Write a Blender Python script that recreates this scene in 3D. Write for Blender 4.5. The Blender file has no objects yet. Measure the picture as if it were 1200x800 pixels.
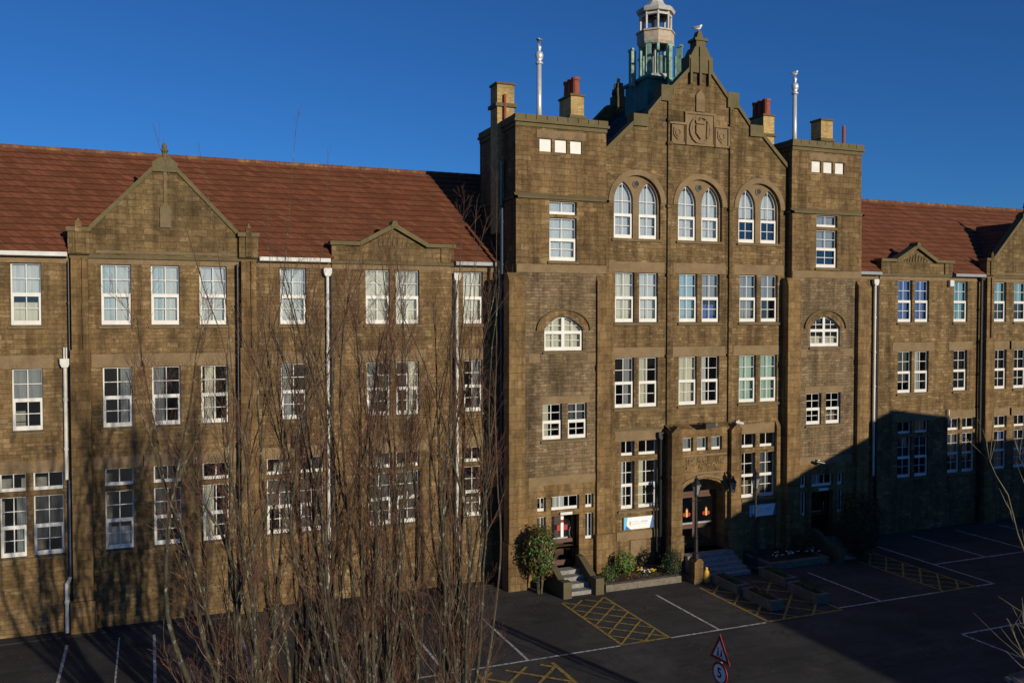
import bpy, math, random
from mathutils import Vector, noise
R = math.radians
S = bpy.context.scene
# ------------------------------------------------------------------ camera, sky, sun, exposure
cam = bpy.data.objects.new('camera', bpy.data.cameras.new('camera'))
S.collection.objects.link(cam); S.camera = cam
cam.location = (0, -38, 12.2); cam.rotation_euler = (R(90 - 1.65), 0, R(-22.2))
cam.data.sensor_width = 36; cam.data.lens = 31.2
cam.data.clip_start = .2; cam.data.clip_end = 6000
SUNV = Vector((.30, -1.0, .22)).normalized()
w = bpy.data.worlds.new("World"); S.world = w; w.use_nodes = True
nt = w.node_tree; nt.nodes.clear()
sky = nt.nodes.new('ShaderNodeTexSky'); sky.sky_type = 'NISHITA'; sky.sun_disc = False
sky.sun_elevation = math.asin(SUNV.z); sky.sun_rotation = math.atan2(SUNV.x, SUNV.y)
sky.altitude = 900; sky.air_density = .9; sky.dust_density = .12; sky.ozone_density = 8.5
bg = nt.nodes.new('ShaderNodeBackground'); bg.inputs[1].default_value = .115
out = nt.nodes.new('ShaderNodeOutputWorld')
nt.links.new(sky.outputs[0], bg.inputs[0]); nt.links.new(bg.outputs[0], out.inputs[0])
sun = bpy.data.objects.new('sun', bpy.data.lights.new('sun', 'SUN')); S.collection.objects.link(sun)
sun.data.energy = 5.0; sun.data.angle = R(.5); sun.data.color = (1, .88, .68)
sun.rotation_euler = (-SUNV).to_track_quat('-Z', 'Y').to_euler(); sun.location = (20, -60, 30)
S.view_settings.view_transform = 'Standard'; S.view_settings.look = 'None'
S.view_settings.gamma = 1; S.view_settings.use_curve_mapping = False
S.view_settings.exposure = -0.28
S.render.engine = 'CYCLES'; S.cycles.max_bounces = 6; S.cycles.transparent_max_bounces = 16

# ------------------------------------------------------------------ materials
class NT:
    def __init__(s, name):
        s.m = bpy.data.materials.new(name); s.m.use_nodes = True
        s.t = s.m.node_tree; s.b = s.t.nodes['Principled BSDF']; s.o = s.t.nodes['Material Output']
    def n(s, typ, **k):
        x = s.t.nodes.new(typ)
        for a, v in k.items(): setattr(x, a, v)
        return x
    def l(s, a, b): s.t.links.new(a, b)
    def math(s, op, a, b=None, clamp=False):
        x = s.n('ShaderNodeMath', operation=op); x.use_clamp = clamp
        for i, v in enumerate((a, b)):
            if v is None: continue
            if isinstance(v, (int, float)): x.inputs[i].default_value = v
            else: s.l(v, x.inputs[i])
        return x.outputs[0]
    def coord(s, sc=(1, 1, 1)):
        c = s.n('ShaderNodeTexCoord'); m = s.n('ShaderNodeMapping'); m.inputs['Scale'].default_value = sc
        s.l(c.outputs['Object'], m.inputs[0]); return m.outputs[0]
    def noise(s, vec, scale, detail=4, rough=.6):
        x = s.n('ShaderNodeTexNoise'); x.inputs['Scale'].default_value = scale
        x.inputs['Detail'].default_value = detail; x.inputs['Roughness'].default_value = rough
        s.l(vec, x.inputs['Vector']); return x.outputs[0]
    def ramp(s, fac, stops):
        x = s.n('ShaderNodeValToRGB'); e = x.color_ramp.elements
        while len(e) < len(stops): e.new(.5)
        for i, (p, c) in enumerate(stops):
            e[i].position = p; e[i].color = (c[0], c[1], c[2], 1) if not isinstance(c, (int, float)) else (c, c, c, 1)
        s.l(fac, x.inputs[0]); return x.outputs[0]
    def mix(s, fac, a, b, mode='MIX'):
        x = s.n('ShaderNodeMix', data_type='RGBA', blend_type=mode)
        for i, v in ((0, fac), (6, a), (7, b)):
            if isinstance(v, (int, float)): x.inputs[i].default_value = v
            elif isinstance(v, tuple): x.inputs[i].default_value = (v[0], v[1], v[2], 1)
            else: s.l(v, x.inputs[i])
        return x.outputs[2]
    def bump(s, h, st=.5, d=.02):
        x = s.n('ShaderNodeBump'); x.inputs['Strength'].default_value = st; x.inputs['Distance'].default_value = d
        s.l(h, x.inputs['Height']); s.l(x.outputs[0], s.b.inputs['Normal'])

def plain(name, col, rough=.6, metal=0, var=.12, scale=6, bump=0):
    k = NT(name); v = k.coord()
    n = k.noise(v, scale)
    lo = tuple(c * (1 - var) for c in col); hi = tuple(min(1, c * (1 + var)) for c in col)
    k.l(k.ramp(n, [(.3, lo), (.7, hi)]), k.b.inputs['Base Color'])
    k.b.inputs['Roughness'].default_value = rough; k.b.inputs['Metallic'].default_value = metal
    if bump: k.bump(k.noise(v, scale * 4), bump, .01)
    return k.m

def masonry(name, c1, c2, c3, mortar, bw, rh, bump=.6, grime=.62, sq=1.3):
    """coursed stone: every stone has its own tone, joints are recessed, weather streaks run down"""
    k = NT(name); c = k.n('ShaderNodeTexCoord'); sx = k.n('ShaderNodeSeparateXYZ'); k.l(c.outputs['Object'], sx.inputs[0])
    cx = k.n('ShaderNodeCombineXYZ'); k.l(k.math('ADD', sx.outputs[0], sx.outputs[1]), cx.inputs[0]); k.l(sx.outputs[2], cx.inputs[1])
    nd = k.n('ShaderNodeTexNoise'); nd.inputs['Scale'].default_value = 3.0; nd.inputs['Detail'].default_value = 6; k.l(cx.outputs[0], nd.inputs['Vector'])
    off = k.n('ShaderNodeVectorMath', operation='SCALE'); off.inputs['Scale'].default_value = .085; k.l(nd.outputs[1], off.inputs[0])
    ad = k.n('ShaderNodeVectorMath', operation='ADD'); k.l(cx.outputs[0], ad.inputs[0]); k.l(off.outputs[0], ad.inputs[1])
    def brick(bw, rh, ms):
        b = k.n('ShaderNodeTexBrick'); b.offset = .43; b.squash = sq; b.squash_frequency = 3
        b.inputs['Scale'].default_value = 1; b.inputs['Brick Width'].default_value = bw; b.inputs['Row Height'].default_value = rh
        b.inputs['Mortar Size'].default_value = ms; b.inputs['Mortar Smooth'].default_value = .3
        b.inputs['Color1'].default_value = (0, 0, 0, 1); b.inputs['Color2'].default_value = (1, 1, 1, 1); b.inputs['Mortar'].default_value = (.5, .5, .5, 1)
        k.l(ad.outputs[0], b.inputs['Vector']); return b
    b = brick(bw, rh, .010); b2 = brick(bw * 1.35, rh * 1.33, .010); fac = b.outputs['Fac']; colr = b.outputs['Color']
    if 'stone' in name and 'ashlar' not in name:
        mk = k.ramp(k.noise(c.outputs['Object'], .75, 3, .6), [(.47, 0.0), (.50, 1.0)])
        colr = k.mix(mk, colr, b2.outputs['Color']); fac = k.mix(mk, fac, b2.outputs['Fac'])
    tone = k.ramp(colr, [(0, c1), (.3, c2), (.72, c2), (1, c3)])
    n1 = k.noise(c.outputs['Object'], .45, 5, .65); n2 = k.noise(c.outputs['Object'], 9, 4, .7)
    tone = k.mix(k.ramp(n1, [(.35, 0.0), (.7, .6)]), tone, k.mix(1.0, tone, (.70, .72, .80), 'MULTIPLY'))
    tone = k.mix(k.ramp(k.noise(c.outputs['Object'], .8, 6, .75), [(.60, 0.0), (.72, .45)]), tone, (.40, .33, .22))
    n3 = k.noise(c.outputs['Object'], 3.2, 5, .75)
    tone = k.mix(1.0, tone, k.ramp(n2, [(.25, .72), (.75, 1.18)]), 'MULTIPLY')
    tone = k.mix(1.0, tone, k.ramp(n3, [(.3, .72), (.5, .98), (.72, 1.25)]), 'MULTIPLY')
    tone = k.mix(fac, tone, mortar)
    mp = k.n('ShaderNodeMapping'); mp.inputs['Scale'].default_value = (2.2, 2.2, .16); k.l(c.outputs['Object'], mp.inputs[0])
    st = k.ramp(k.noise(mp.outputs[0], 1.0, 6, .62), [(.42, 1.0), (.72, 1 - grime)])
    tone = k.mix(1.0, tone, st, 'MULTIPLY')
    soot = k.ramp(k.noise(c.outputs['Object'], .9, 6, .7), [(.5, 1.0), (.72, 1 - grime * .7)])
    tone = k.mix(1.0, tone, soot, 'MULTIPLY')
    if 'stone' in name: tone = k.mix(1.0, tone, (.865, .828, .775), 'MULTIPLY')
    k.l(tone, k.b.inputs['Base Color']); k.b.inputs['Roughness'].default_value = .9; k.b.inputs['Specular IOR Level'].default_value = .2
    h = k.math('ADD', k.math('MULTIPLY', k.math('SUBTRACT', 1.0, fac), .7), k.math('MULTIPLY', n2, .55))
    k.bump(h, bump, .03); return k.m

M = {}
M['stone'] = masonry('coursed_sandstone', (.20, .132, .062), (.27, .182, .086), (.38, .275, .145), (.19, .132, .068), .30, .140, .9)
M['rough'] = masonry('grey_rubble_stone', (.19, .138, .08), (.265, .195, .115), (.36, .28, .18), (.16, .12, .075), .30, .135, .9)
M['upper'] = masonry('brown_squared_stone', (.20, .13, .06), (.26, .173, .08), (.335, .235, .115), (.12, .082, .045), .46, .215, .8)
M['ashlar'] = masonry('ashlar_sandstone', (.22, .142, .062), (.29, .19, .085), (.34, .235, .11), (.13, .088, .048), .62, .36, .5)
M['gable'] = masonry('weathered_gable_stone', (.16, .11, .05), (.23, .16, .075), (.31, .22, .11), (.11, .085, .05), .44, .2, .7, .6)
def dressed(name, col, moss=0):
    k = NT(name); c = k.n('ShaderNodeTexCoord'); v = c.outputs['Object']
    n = k.noise(v, 1.3, 6, .65); f = k.noise(v, 14, 4, .7)
    a = k.mix(1.0, k.ramp(n, [(.3, tuple(x * .68 for x in col)), (.62, col)]), k.ramp(f, [(.3, .8), (.7, 1.12)]), 'MULTIPLY')
    if moss: a = k.mix(k.ramp(k.noise(v, 2.2, 5, .7), [(.4, 0.0), (.6, moss)]), a, (.115, .105, .035))
    k.l(a, k.b.inputs['Base Color']); k.b.inputs['Roughness'].default_value = .9; k.b.inputs['Specular IOR Level'].default_value = .2
    k.bump(f, .5, .02); return k.m
M['dressed'] = dressed('dressed_stone', (.245, .172, .095))
M['sill'] = dressed('weathered_sill_stone', (.20, .15, .088), .2)
M['coping'] = dressed('mossy_coping_stone', (.165, .132, .072), .45)
M['darkcoping'] = dressed('sooty_coping_stone', (.12, .10, .06), .3)
M['band'] = dressed('dark_string_course', (.15, .115, .065), .3)
M['buff'] = masonry('buff_brick', (.44, .29, .10), (.55, .38, .14), (.62, .45, .18), (.30, .24, .15), .23, .08, .4, .35)

def tiles():
    k = NT('red_clay_tiles'); c = k.n('ShaderNodeTexCoord'); s = k.n('ShaderNodeSeparateXYZ'); k.l(c.outputs['Object'], s.inputs[0])
    cx = k.n('ShaderNodeCombineXYZ'); k.l(k.math('ADD', s.outputs[0], s.outputs[1]), cx.inputs[0]); k.l(k.math('SUBTRACT', s.outputs[2], 14.62), cx.inputs[1])
    b = k.n('ShaderNodeTexBrick'); b.offset = .5
    for n, v in (('Scale', 1), ('Brick Width', .36), ('Row Height', .2806), ('Mortar Size', .02), ('Mortar Smooth', .3)): b.inputs[n].default_value = v
    b.inputs['Color1'].default_value = (0, 0, 0, 1); b.inputs['Color2'].default_value = (1, 1, 1, 1); b.inputs['Mortar'].default_value = (.3, .3, .3, 1)
    k.l(cx.outputs[0], b.inputs['Vector'])
    t = k.ramp(b.outputs['Color'], [(0, (.135, .046, .021)), (.5, (.168, .057, .026)), (1, (.205, .072, .035))])
    t = k.mix(k.math('MULTIPLY', b.outputs['Fac'], .5), t, (.028, .014, .010))
    t = k.mix(1.0, t, k.ramp(k.noise(c.outputs['Object'], 2.6, 6, .75), [(.3, .78), (.7, 1.12)]), 'MULTIPLY')
    t = k.mix(k.ramp(k.noise(c.outputs['Object'], 5.5, 3, .8), [(.69, 0.0), (.76, .5)]), t, (.28, .2, .13))
    k.l(t, k.b.inputs['Base Color']); k.b.inputs['Roughness'].default_value = .85; k.b.inputs['Specular IOR Level'].default_value = .25
    k.bump(k.math('ADD', k.math('MULTIPLY', b.outputs['Fac'], -1), k.noise(c.outputs['Object'], 20)), .5, .015)
    return k.m
M['tile'] = tiles()
def ridge():
    k = NT('lichened_ridge_tile'); v = k.coord()
    a = k.ramp(k.noise(v, 1.7, 4, .7), [(.50, (.13, .05, .025)), (.72, (.30, .17, .045))])
    a = k.mix(k.ramp(k.noise(v, 6, 3, .7), [(.62, 0.0), (.7, .5)]), a, (.35, .3, .22))
    k.l(a, k.b.inputs['Base Color']); k.b.inputs['Roughness'].default_value = .9; return k.m
M['ridge'] = ridge()
M['slate'] = masonry('dark_slate', (.03, .032, .035), (.05, .05, .055), (.07, .07, .075), (.02, .02, .02), .3, .2, .4, .3)
M['white'] = plain('white_window_plastic', (.66, .655, .62), .5, var=.09, scale=2.5)
M['gutter'] = plain('weathered_white_paint', (.60, .60, .56), .6, var=.14, scale=2.5)
M['greygutter'] = plain('grey_gutter', (.24, .26, .28), .5)
M['blackpipe'] = plain('black_iron', (.012, .012, .014), .45)
M['bluepipe'] = plain('dark_blue_pipe', (.02, .035, .075), .45)
M['steel'] = plain('galvanised_flue', (.62, .63, .64), .35, .35, .1)
M['terra'] = plain('terracotta', (.28, .065, .03), .8, var=.2)
M['copper'] = plain('verdigris_copper', (.20, .33, .27), .8, var=.55, scale=2.2, bump=.2)
M['copperdark'] = plain('dark_verdigris', (.035, .13, .11), .7, var=.35, scale=2.2, bump=.2)
M['leadwhite'] = plain('weathered_white_timber', (.50, .48, .44), .7, var=.2, scale=3)
M['stonepink'] = plain('weathered_cream_timber', (.44, .37, .28), .8, var=.25, scale=4)
M['darkwood'] = plain('brown_door_paint', (.085, .035, .02), .45, var=.2, scale=3)
M['chrome'] = plain('brushed_metal', (.6, .6, .6), .3, .8)
M['interior'] = plain('room_plaster', (.36, .34, .31), .9, var=.3, scale=1.2)
M['floor'] = plain('room_floor', (.16, .14, .12), .9, var=.3, scale=1.2)
M['red'] = plain('red_paint', (.36, .02, .02), .4, var=.05)
M['yellow'] = plain('yellow_plastic', (.75, .42, .04), .5, var=.2)
M['signwhite'] = plain('sign_white', (.82, .84, .86), .4, var=.03)
M['signblue'] = plain('sign_blue', (.03, .14, .42), .4, var=.05)
M['signcyan'] = plain('sign_cyan', (.12, .52, .75), .4, var=.05)
M['signgrey'] = plain('sign_pale_print', (.58, .62, .68), .5, var=.03)
M['signgold'] = plain('sign_gold', (.60, .48, .12), .5, var=.03)
M['void'] = plain('dark_opening', (.04, .05, .07), 1)
M['black'] = plain('black_plastic', (.015, .015, .015), .4)
M['lampglass'] = plain('frosted_lamp_glass', (.22, .22, .20), .2, var=.05)
M['concrete'] = plain('worn_step_concrete', (.24, .235, .22), .9, var=.3, scale=5, bump=.4)
M['trough'] = plain('stone_trough', (.15, .13, .10), .9, var=.3, scale=5, bump=.4)
M['soil'] = plain('soil', (.045, .025, .014), 1, var=.5, scale=9, bump=1)
M['leaf'] = plain('glossy_green_leaf', (.055, .10, .018), .45, var=.5, scale=3)
M['leaf2'] = plain('bright_shrub_leaf', (.085, .15, .025), .5, var=.45, scale=3)
M['leafred'] = plain('bronze_leaf', (.13, .07, .02), .5, var=.45, scale=3)
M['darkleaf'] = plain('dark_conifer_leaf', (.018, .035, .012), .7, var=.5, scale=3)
M['petal'] = plain('white_petal', (.7, .7, .66), .6)
M['petaly'] = plain('yellow_petal', (.7, .5, .03), .6)
M['petalr'] = plain('red_petal', (.6, .03, .05), .6)
M['bird'] = plain('white_feather', (.78, .77, .74), .7)
M['birdgrey'] = plain('grey_feather', (.20, .21, .23), .7)
M['beak'] = plain('yellow_beak', (.6, .38, .05), .5)
M['carpaint'] = plain('blue_grey_car_paint', (.10, .15, .22), .25, .3, .03)
M['rubber'] = plain('tyre_rubber', (.02, .02, .02), .8)
M['rbrick'] = masonry('brown_block_brick', (.16, .07, .04), (.22, .1, .06), (.28, .13, .08), (.25, .22, .18), .24, .08)
def fabric(name, col, tr=.3):
    k = NT(name); v = k.coord((5, 5, .3))
    k.l(k.ramp(k.noise(v, 2.5, 3), [(.35, tuple(c * .82 for c in col)), (.65, col)]), k.b.inputs['Base Color'])
    k.b.inputs['Roughness'].default_value = .95; return k.m
for n, c in dict(cream=(.66, .62, .52), pale=(.60, .61, .62), grey=(.30, .31, .33), dim=(.10, .105, .115), tan=(.22, .17, .12), blue=(.07, .13, .38), sky=(.36, .50, .60), teal=(.22, .40, .46), green=(.42, .55, .50)).items():
    M['cur_' + n] = fabric(n + '_curtain', c)
def glass():
    k = NT('window_glass'); g = k.n('ShaderNodeBsdfGlossy'); g.inputs['Roughness'].default_value = .03; g.inputs['Color'].default_value = (.9, .95, 1, 1)
    v = k.coord(); bp = k.n('ShaderNodeBump'); bp.inputs['Strength'].default_value = .12; bp.inputs['Distance'].default_value = .02
    k.l(k.noise(v, 1.6, 2), bp.inputs['Height']); k.l(bp.outputs[0], g.inputs['Normal'])
    t = k.n('ShaderNodeBsdfTransparent'); t.inputs[0].default_value = (.82, .86, .86, 1)
    f = k.n('ShaderNodeFresnel'); f.inputs[0].default_value = 1.6
    m = k.n('ShaderNodeMixShader'); k.l(k.math('ADD', f.outputs[0], .07), m.inputs[0]); k.l(t.outputs[0], m.inputs[1]); k.l(g.outputs[0], m.inputs[2])
    k.l(m.outputs[0], k.o.inputs[0]); return k.m
M['glass'] = glass()
def asphalt():
    k = NT('asphalt'); c = k.n('ShaderNodeTexCoord'); v = c.outputs['Object']
    a = k.ramp(k.noise(v, .22, 6, .65), [(.35, (.027, .027, .026)), (.65, (.056, .055, .052))])
    a = k.mix(1.0, a, k.ramp(k.noise(v, 40, 2, .7), [(.3, .7), (.7, 1.35)]), 'MULTIPLY')
    a = k.mix(k.ramp(k.noise(v, 1.1, 4, .7), [(.66, 0.0), (.72, .5)]), a, (.022, .021, .02))
    mp = k.n('ShaderNodeMapping'); mp.inputs['Scale'].default_value = (.12, 1.6, 1); mp.inputs['Rotation'].default_value = (0, 0, .1); k.l(v, mp.inputs[0])
    a = k.mix(1.0, a, k.ramp(k.noise(mp.outputs[0], 1.2, 4, .6), [(.35, .8), (.65, 1.15)]), 'MULTIPLY')
    vo = k.n('ShaderNodeTexVoronoi', feature='DISTANCE_TO_EDGE'); vo.inputs['Scale'].default_value = .33
    wv = k.n('ShaderNodeVectorMath', operation='ADD'); nn = k.n('ShaderNodeTexNoise'); nn.inputs['Scale'].default_value = 1.2; nn.inputs['Detail'].default_value = 6; k.l(v, nn.inputs['Vector']); k.l(v, wv.inputs[0]); k.l(nn.outputs[1], wv.inputs[1]); k.l(wv.outputs[0], vo.inputs['Vector'])
    a = k.mix(k.math('MULTIPLY', k.ramp(vo.outputs['Distance'], [(0.0, 1.0), (.012, 0.0)]), k.ramp(k.noise(v, .5, 3), [(.45, 0.0), (.55, .8)])), a, (.012, .012, .012))
    a = k.mix(k.ramp(k.noise(v, 2.3, 3, .5), [(.68, 0.0), (.74, .7)]), a, (.016, .0155, .015))
    a = k.mix(k.ramp(k.noise(v, .35, 5, .8), [(.50, 0.0), (.70, .6)]), a, (.095, .092, .086))
    k.l(a, k.b.inputs['Base Color']); k.b.inputs['Roughness'].default_value = .88; k.b.inputs['Specular IOR Level'].default_value = .3
    k.bump(k.noise(v, 60, 3), .35, .01); return k.m
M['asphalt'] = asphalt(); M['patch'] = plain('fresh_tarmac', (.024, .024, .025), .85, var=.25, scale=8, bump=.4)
def paint(name, col):
    k = NT(name); v = k.coord()
    a = k.mix(k.ramp(k.noise(v, 7, 5, .75), [(.44, 0.0), (.60, .85)]), col, (.06, .058, .052))
    k.l(a, k.b.inputs['Base Color']); k.b.inputs['Roughness'].default_value = .8; return k.m
M['pwhite'] = paint('worn_white_road_paint', (.62, .62, .60)); M['pyellow'] = paint('worn_yellow_road_paint', (.42, .28, .04))
def bark(name, a, b, lich=.0):
    k = NT(name); v = k.coord((1, 1, .5)); c = k.ramp(k.noise(v, 5, 5, .7), [(.35, a), (.65, b)])
    if lich: c = k.mix(k.ramp(k.noise(v, 9, 4, .8), [(.55, 0.0), (.66, lich)]), c, (.30, .31, .24))
    k.l(c, k.b.inputs['Base Color']); k.b.inputs['Roughness'].default_value = .9; return k.m
M['bark'] = bark('grey_green_bark', (.022, .020, .011), (.062, .052, .03), .8)
M['branch'] = bark('olive_branch_bark', (.045, .034, .02), (.11, .08, .045), .5)
M['twig'] = bark('red_brown_twig', (.09, .042, .026), (.22, .10, .058))

# ------------------------------------------------------------------ mesh helpers
def tag(o, label=None, cat=None, group=None, kind=None):
    if label: o['label'] = label
    if cat: o['category'] = cat
    if group: o['group'] = group
    if kind: o['kind'] = kind
    return o
def thing(name, label, cat, loc=(0, 0, 0), rz=0, group=None):
    o = bpy.data.objects.new(name, None); S.collection.objects.link(o); o.location = loc; o.rotation_euler = (0, 0, rz)
    o.empty_display_size = .3
    return tag(o, label, cat, group)
class MB:
    def __init__(s): s.v = []; s.f = []
    def quad(s, a, b, c, d): n = len(s.v); s.v += [a, b, c, d]; s.f.append((n, n + 1, n + 2, n + 3))
    def poly(s, pts): n = len(s.v); s.v += list(pts); s.f.append(tuple(range(n, n + len(pts))))
    def box(s, x0, x1, y0, y1, z0, z1):
        n = len(s.v); s.v += [(x, y, z) for z in (z0, z1) for y in (y0, y1) for x in (x0, x1)]
        for f in ((0, 2, 3, 1), (4, 5, 7, 6), (0, 1, 5, 4), (2, 6, 7, 3), (0, 4, 6, 2), (1, 3, 7, 5)): s.f.append(tuple(n + i for i in f))
        return s
    def prism(s, pts, y0, y1):           # xz outline, extruded along y
        n = len(s.v); m = len(pts); s.v += [(x, y0, z) for x, z in pts] + [(x, y1, z) for x, z in pts]
        s.f.append(tuple(n + i for i in range(m))); s.f.append(tuple(n + m + i for i in reversed(range(m))))
        for i in range(m): j = (i + 1) % m; s.f.append((n + i, n + m + i, n + m + j, n + j))
        return s
    def prismx(s, pts, x0, x1):          # yz outline, extruded along x
        n = len(s.v); m = len(pts); s.v += [(x0, y, z) for y, z in pts] + [(x1, y, z) for y, z in pts]
        s.f.append(tuple(n + i for i in range(m))); s.f.append(tuple(n + m + i for i in reversed(range(m))))
        for i in range(m): j = (i + 1) % m; s.f.append((n + i, n + m + i, n + m + j, n + j))
        return s
    def prismz(s, pts, z0, z1):
        n = len(s.v); m = len(pts); s.v += [(x, y, z0) for x, y in pts] + [(x, y, z1) for x, y in pts]
        s.f.append(tuple(n + i for i in reversed(range(m)))); s.f.append(tuple(n + m + i for i in range(m)))
        for i in range(m): j = (i + 1) % m; s.f.append((n + i, n + j, n + m + j, n + m + i))
        return s
    def strip(s, inner, outer, y0, y1):  # band between two xz curves, with thickness
        for i in range(len(inner) - 1):
            a, b, c, d = inner[i], inner[i + 1], outer[i + 1], outer[i]
            s.quad(*[(p[0], y0, p[1]) for p in (a, b, c, d)])
            s.quad(*[(p[0], y, p[1]) for p, y in ((a, y1), (b, y1), (b, y0), (a, y0))])
            s.quad(*[(p[0], y, p[1]) for p, y in ((d, y0), (c, y0), (c, y1), (d, y1))])
        for k in (0, -1):
            a, d = inner[k], outer[k]; s.quad((a[0], y0, a[1]), (d[0], y0, d[1]), (d[0], y1, d[1]), (a[0], y1, a[1]))
        return s
    def tube(s, path, radii, n=8, cap=True):
        base = len(s.v); pv = [Vector(p) for p in path]
        d0 = (pv[1] - pv[0]).normalized(); u = d0.orthogonal().normalized()
        for i, p in enumerate(pv):
            d = (pv[min(i + 1, len(pv) - 1)] - pv[max(i - 1, 0)]).normalized()
            u = (u - d * u.dot(d)); u = u.normalized() if u.length > 1e-6 else d.orthogonal().normalized(); v = d.cross(u)
            r = radii[i] if not isinstance(radii, (int, float)) else radii
            for k in range(n): a = 2 * math.pi * k / n; s.v.append(tuple(p + (u * math.cos(a) + v * math.sin(a)) * r))
        for i in range(len(pv) - 1):
            for k in range(n):
                a = base + i * n + k; b = base + i * n + (k + 1) % n; s.f.append((a, b, b + n, a + n))
        if cap and n > 3: s.f.append(tuple(base + k for k in reversed(range(n)))); s.f.append(tuple(base + (len(pv) - 1) * n + k for k in range(n)))
        return s
    def lathe(s, prof, cx, cy, n=16, rot=0):    # prof: (radius, z)
        base = len(s.v)
        for r, z in prof:
            for k in range(n): a = 2 * math.pi * k / n + rot; s.v.append((cx + r * math.cos(a), cy + r * math.sin(a), z))
        for i in range(len(prof) - 1):
            for k in range(n): a = base + i * n + k; b = base + i * n + (k + 1) % n; s.f.append((a, b, b + n, a + n))
        s.f.append(tuple(base + k for k in reversed(range(n)))); s.f.append(tuple(base + (len(prof) - 1) * n + k for k in range(n)))
        return s
    def build(s, name, mat, parent=None, label=None, local=False, smooth=False):
        me = bpy.data.meshes.new(name); vs = s.v
        if parent and not local:
            L = Vector((0, 0, 0)); q = parent
            while q: L += q.location; q = q.parent
            vs = [(v[0] - L.x, v[1] - L.y, v[2] - L.z) for v in vs]
        me.from_pydata(vs, [], s.f); me.materials.append(M[mat] if isinstance(mat, str) else mat); me.update()
        if smooth: me.polygons.foreach_set('use_smooth', [True] * len(me.polygons))
        o = bpy.data.objects.new(name, me); S.collection.objects.link(o); o.parent = parent
        if label: o['label'] = label
        return o
def box(name, mat, parent, *a, label=None): return MB().box(*a).build(name, mat, parent, label)

def arch_pts(x0, x1, zs, z1, kind, n=14):
    c = (x0 + x1) / 2; h = (x1 - x0) / 2; r = z1 - zs; P = []
    for i in range(n + 1):
        u = -math.cos(math.pi * i / n)
        if kind == 'round': z = math.sqrt(max(0, 1 - u * u))
        elif kind == 'pointed': t = 1 - abs(u); z = math.sqrt(max(0, 4 - (2 - t) ** 2)) / math.sqrt(3)
        elif kind == 'tudor': z = .72 * math.sqrt(max(0, 1 - u ** 4)) + .28 * (1 - abs(u))
        elif kind == 'seg': z = math.cos(u * 1.05); z = (z - math.cos(1.05)) / (1 - math.cos(1.05))
        P.append((c + u * h, zs + r * z))
    return P
def wall(mb, x0, x1, z0, z1, Y, ops, depth=.24):
    """front sheet with openings cut out and their reveals; an opening is (x0,x1,z0,z1[,kind,spring])"""
    xs = sorted({x0, x1, *[o[0] for o in ops], *[o[1] for o in ops]}); zs = sorted({z0, z1, *[o[2] for o in ops], *[o[3] for o in ops]})
    for a, b in zip(xs, xs[1:]):
        for c, d in zip(zs, zs[1:]):
            mx, mz = (a + b) / 2, (c + d) / 2
            if any(o[0] < mx < o[1] and o[2] < mz < o[3] for o in ops): continue
            mb.quad((a, Y, c), (b, Y, c), (b, Y, d), (a, Y, d))
    for o in ops:
        a, b, c, d = o[:4]; y = Y + depth
        top = d
        if len(o) > 4:
            P = arch_pts(a, b, o[5], d, o[4]); top = o[5]
            for (xa, za), (xb, zb) in zip(P, P[1:]):
                mb.quad((xa, Y, za), (xb, Y, zb), (xb, Y, d), (xa, Y, d))
                mb.quad((xa, Y, za), (xa, y, za), (xb, y, zb), (xb, Y, zb))
        else: mb.quad((a, Y, d), (a, y, d), (b, y, d), (b, Y, d))
        mb.quad((a, Y, c), (a, y, c), (a, y, top), (a, Y, top)); mb.quad((b, Y, c), (b, Y, top), (b, y, top), (b, y, c))
        mb.quad((a, Y, c), (b, Y, c), (b, y, c), (a, y, c))

# ------------------------------------------------------------------ the ground
g = MB()
g.quad((-1500, -1500, 0), (1500, -1500, 0), (1500, 1500, 0), (-1500, 1500, 0))
tag(g.build('ground', 'asphalt'), kind='structure')
pt = MB()
for x0, y0, x1, y1 in ((13.4, -8.2, 15.2, -6.1), (19.0, -12.6, 24.5, -11.9), (7.0, -5.0, 8.2, -3.0), (30.2, -12.2, 31.6, -10.6), (-1.0, -4.0, .0 - .2, -2.6)): pt.quad((x0, y0, .0025), (x1, y0 + .05, .0025), (x1 - .04, y1, .0025), (x0 + .05, y1, .0025))
tag(pt.build('tarmac_patches', 'patch'), kind='structure')
lines = MB()
def ln(x0, y0, x1, y1, wd=.10, m=None, z=.006):
    m = m or lines; d = Vector((x1 - x0, y1 - y0, 0)).normalized() * 1; p = Vector((-d.y, d.x, 0)) * wd / 2
    a, b = Vector((x0, y0, z)), Vector((x1, y1, z)); m.quad(tuple(a - p), tuple(b - p), tuple(b + p), tuple(a + p))
for x in (-5.2, -2.97, 0.03, 3.1, 6.18, 9.25, 12.3): ln(x, -1.6, x, -9.35)
ln(-1.2, -1.5, -1.2, -9.35, .06)
ln(-9, -9.4, 16.0, -9.4); ln(18.2, -9.4, 22.6, -9.4); ln(20.4, -4.7, 20.4, -9.35)
ln(26.6, -9.1, 32.5, -9.1); ln(28.87, -4.5, 28.87, -9.05); ln(34.4, -9.1, 35.6, -9.1); ln(35.55, -1.8, 35.55, -9.05)
ln(35.6, -5.75, 52, -5.75)
for x in (39.1, 42.4, 45.8): ln(x, -1.0, x, -5.7)
ln(28.72, -13.3, 45, -13.3)
for x in (28.72, 31.6, 34.6, 37.5): ln(x, -13.35, x, -19)
tag(lines.build('parking_lines', 'pwhite'), kind='structure')
yl = MB()
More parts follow.
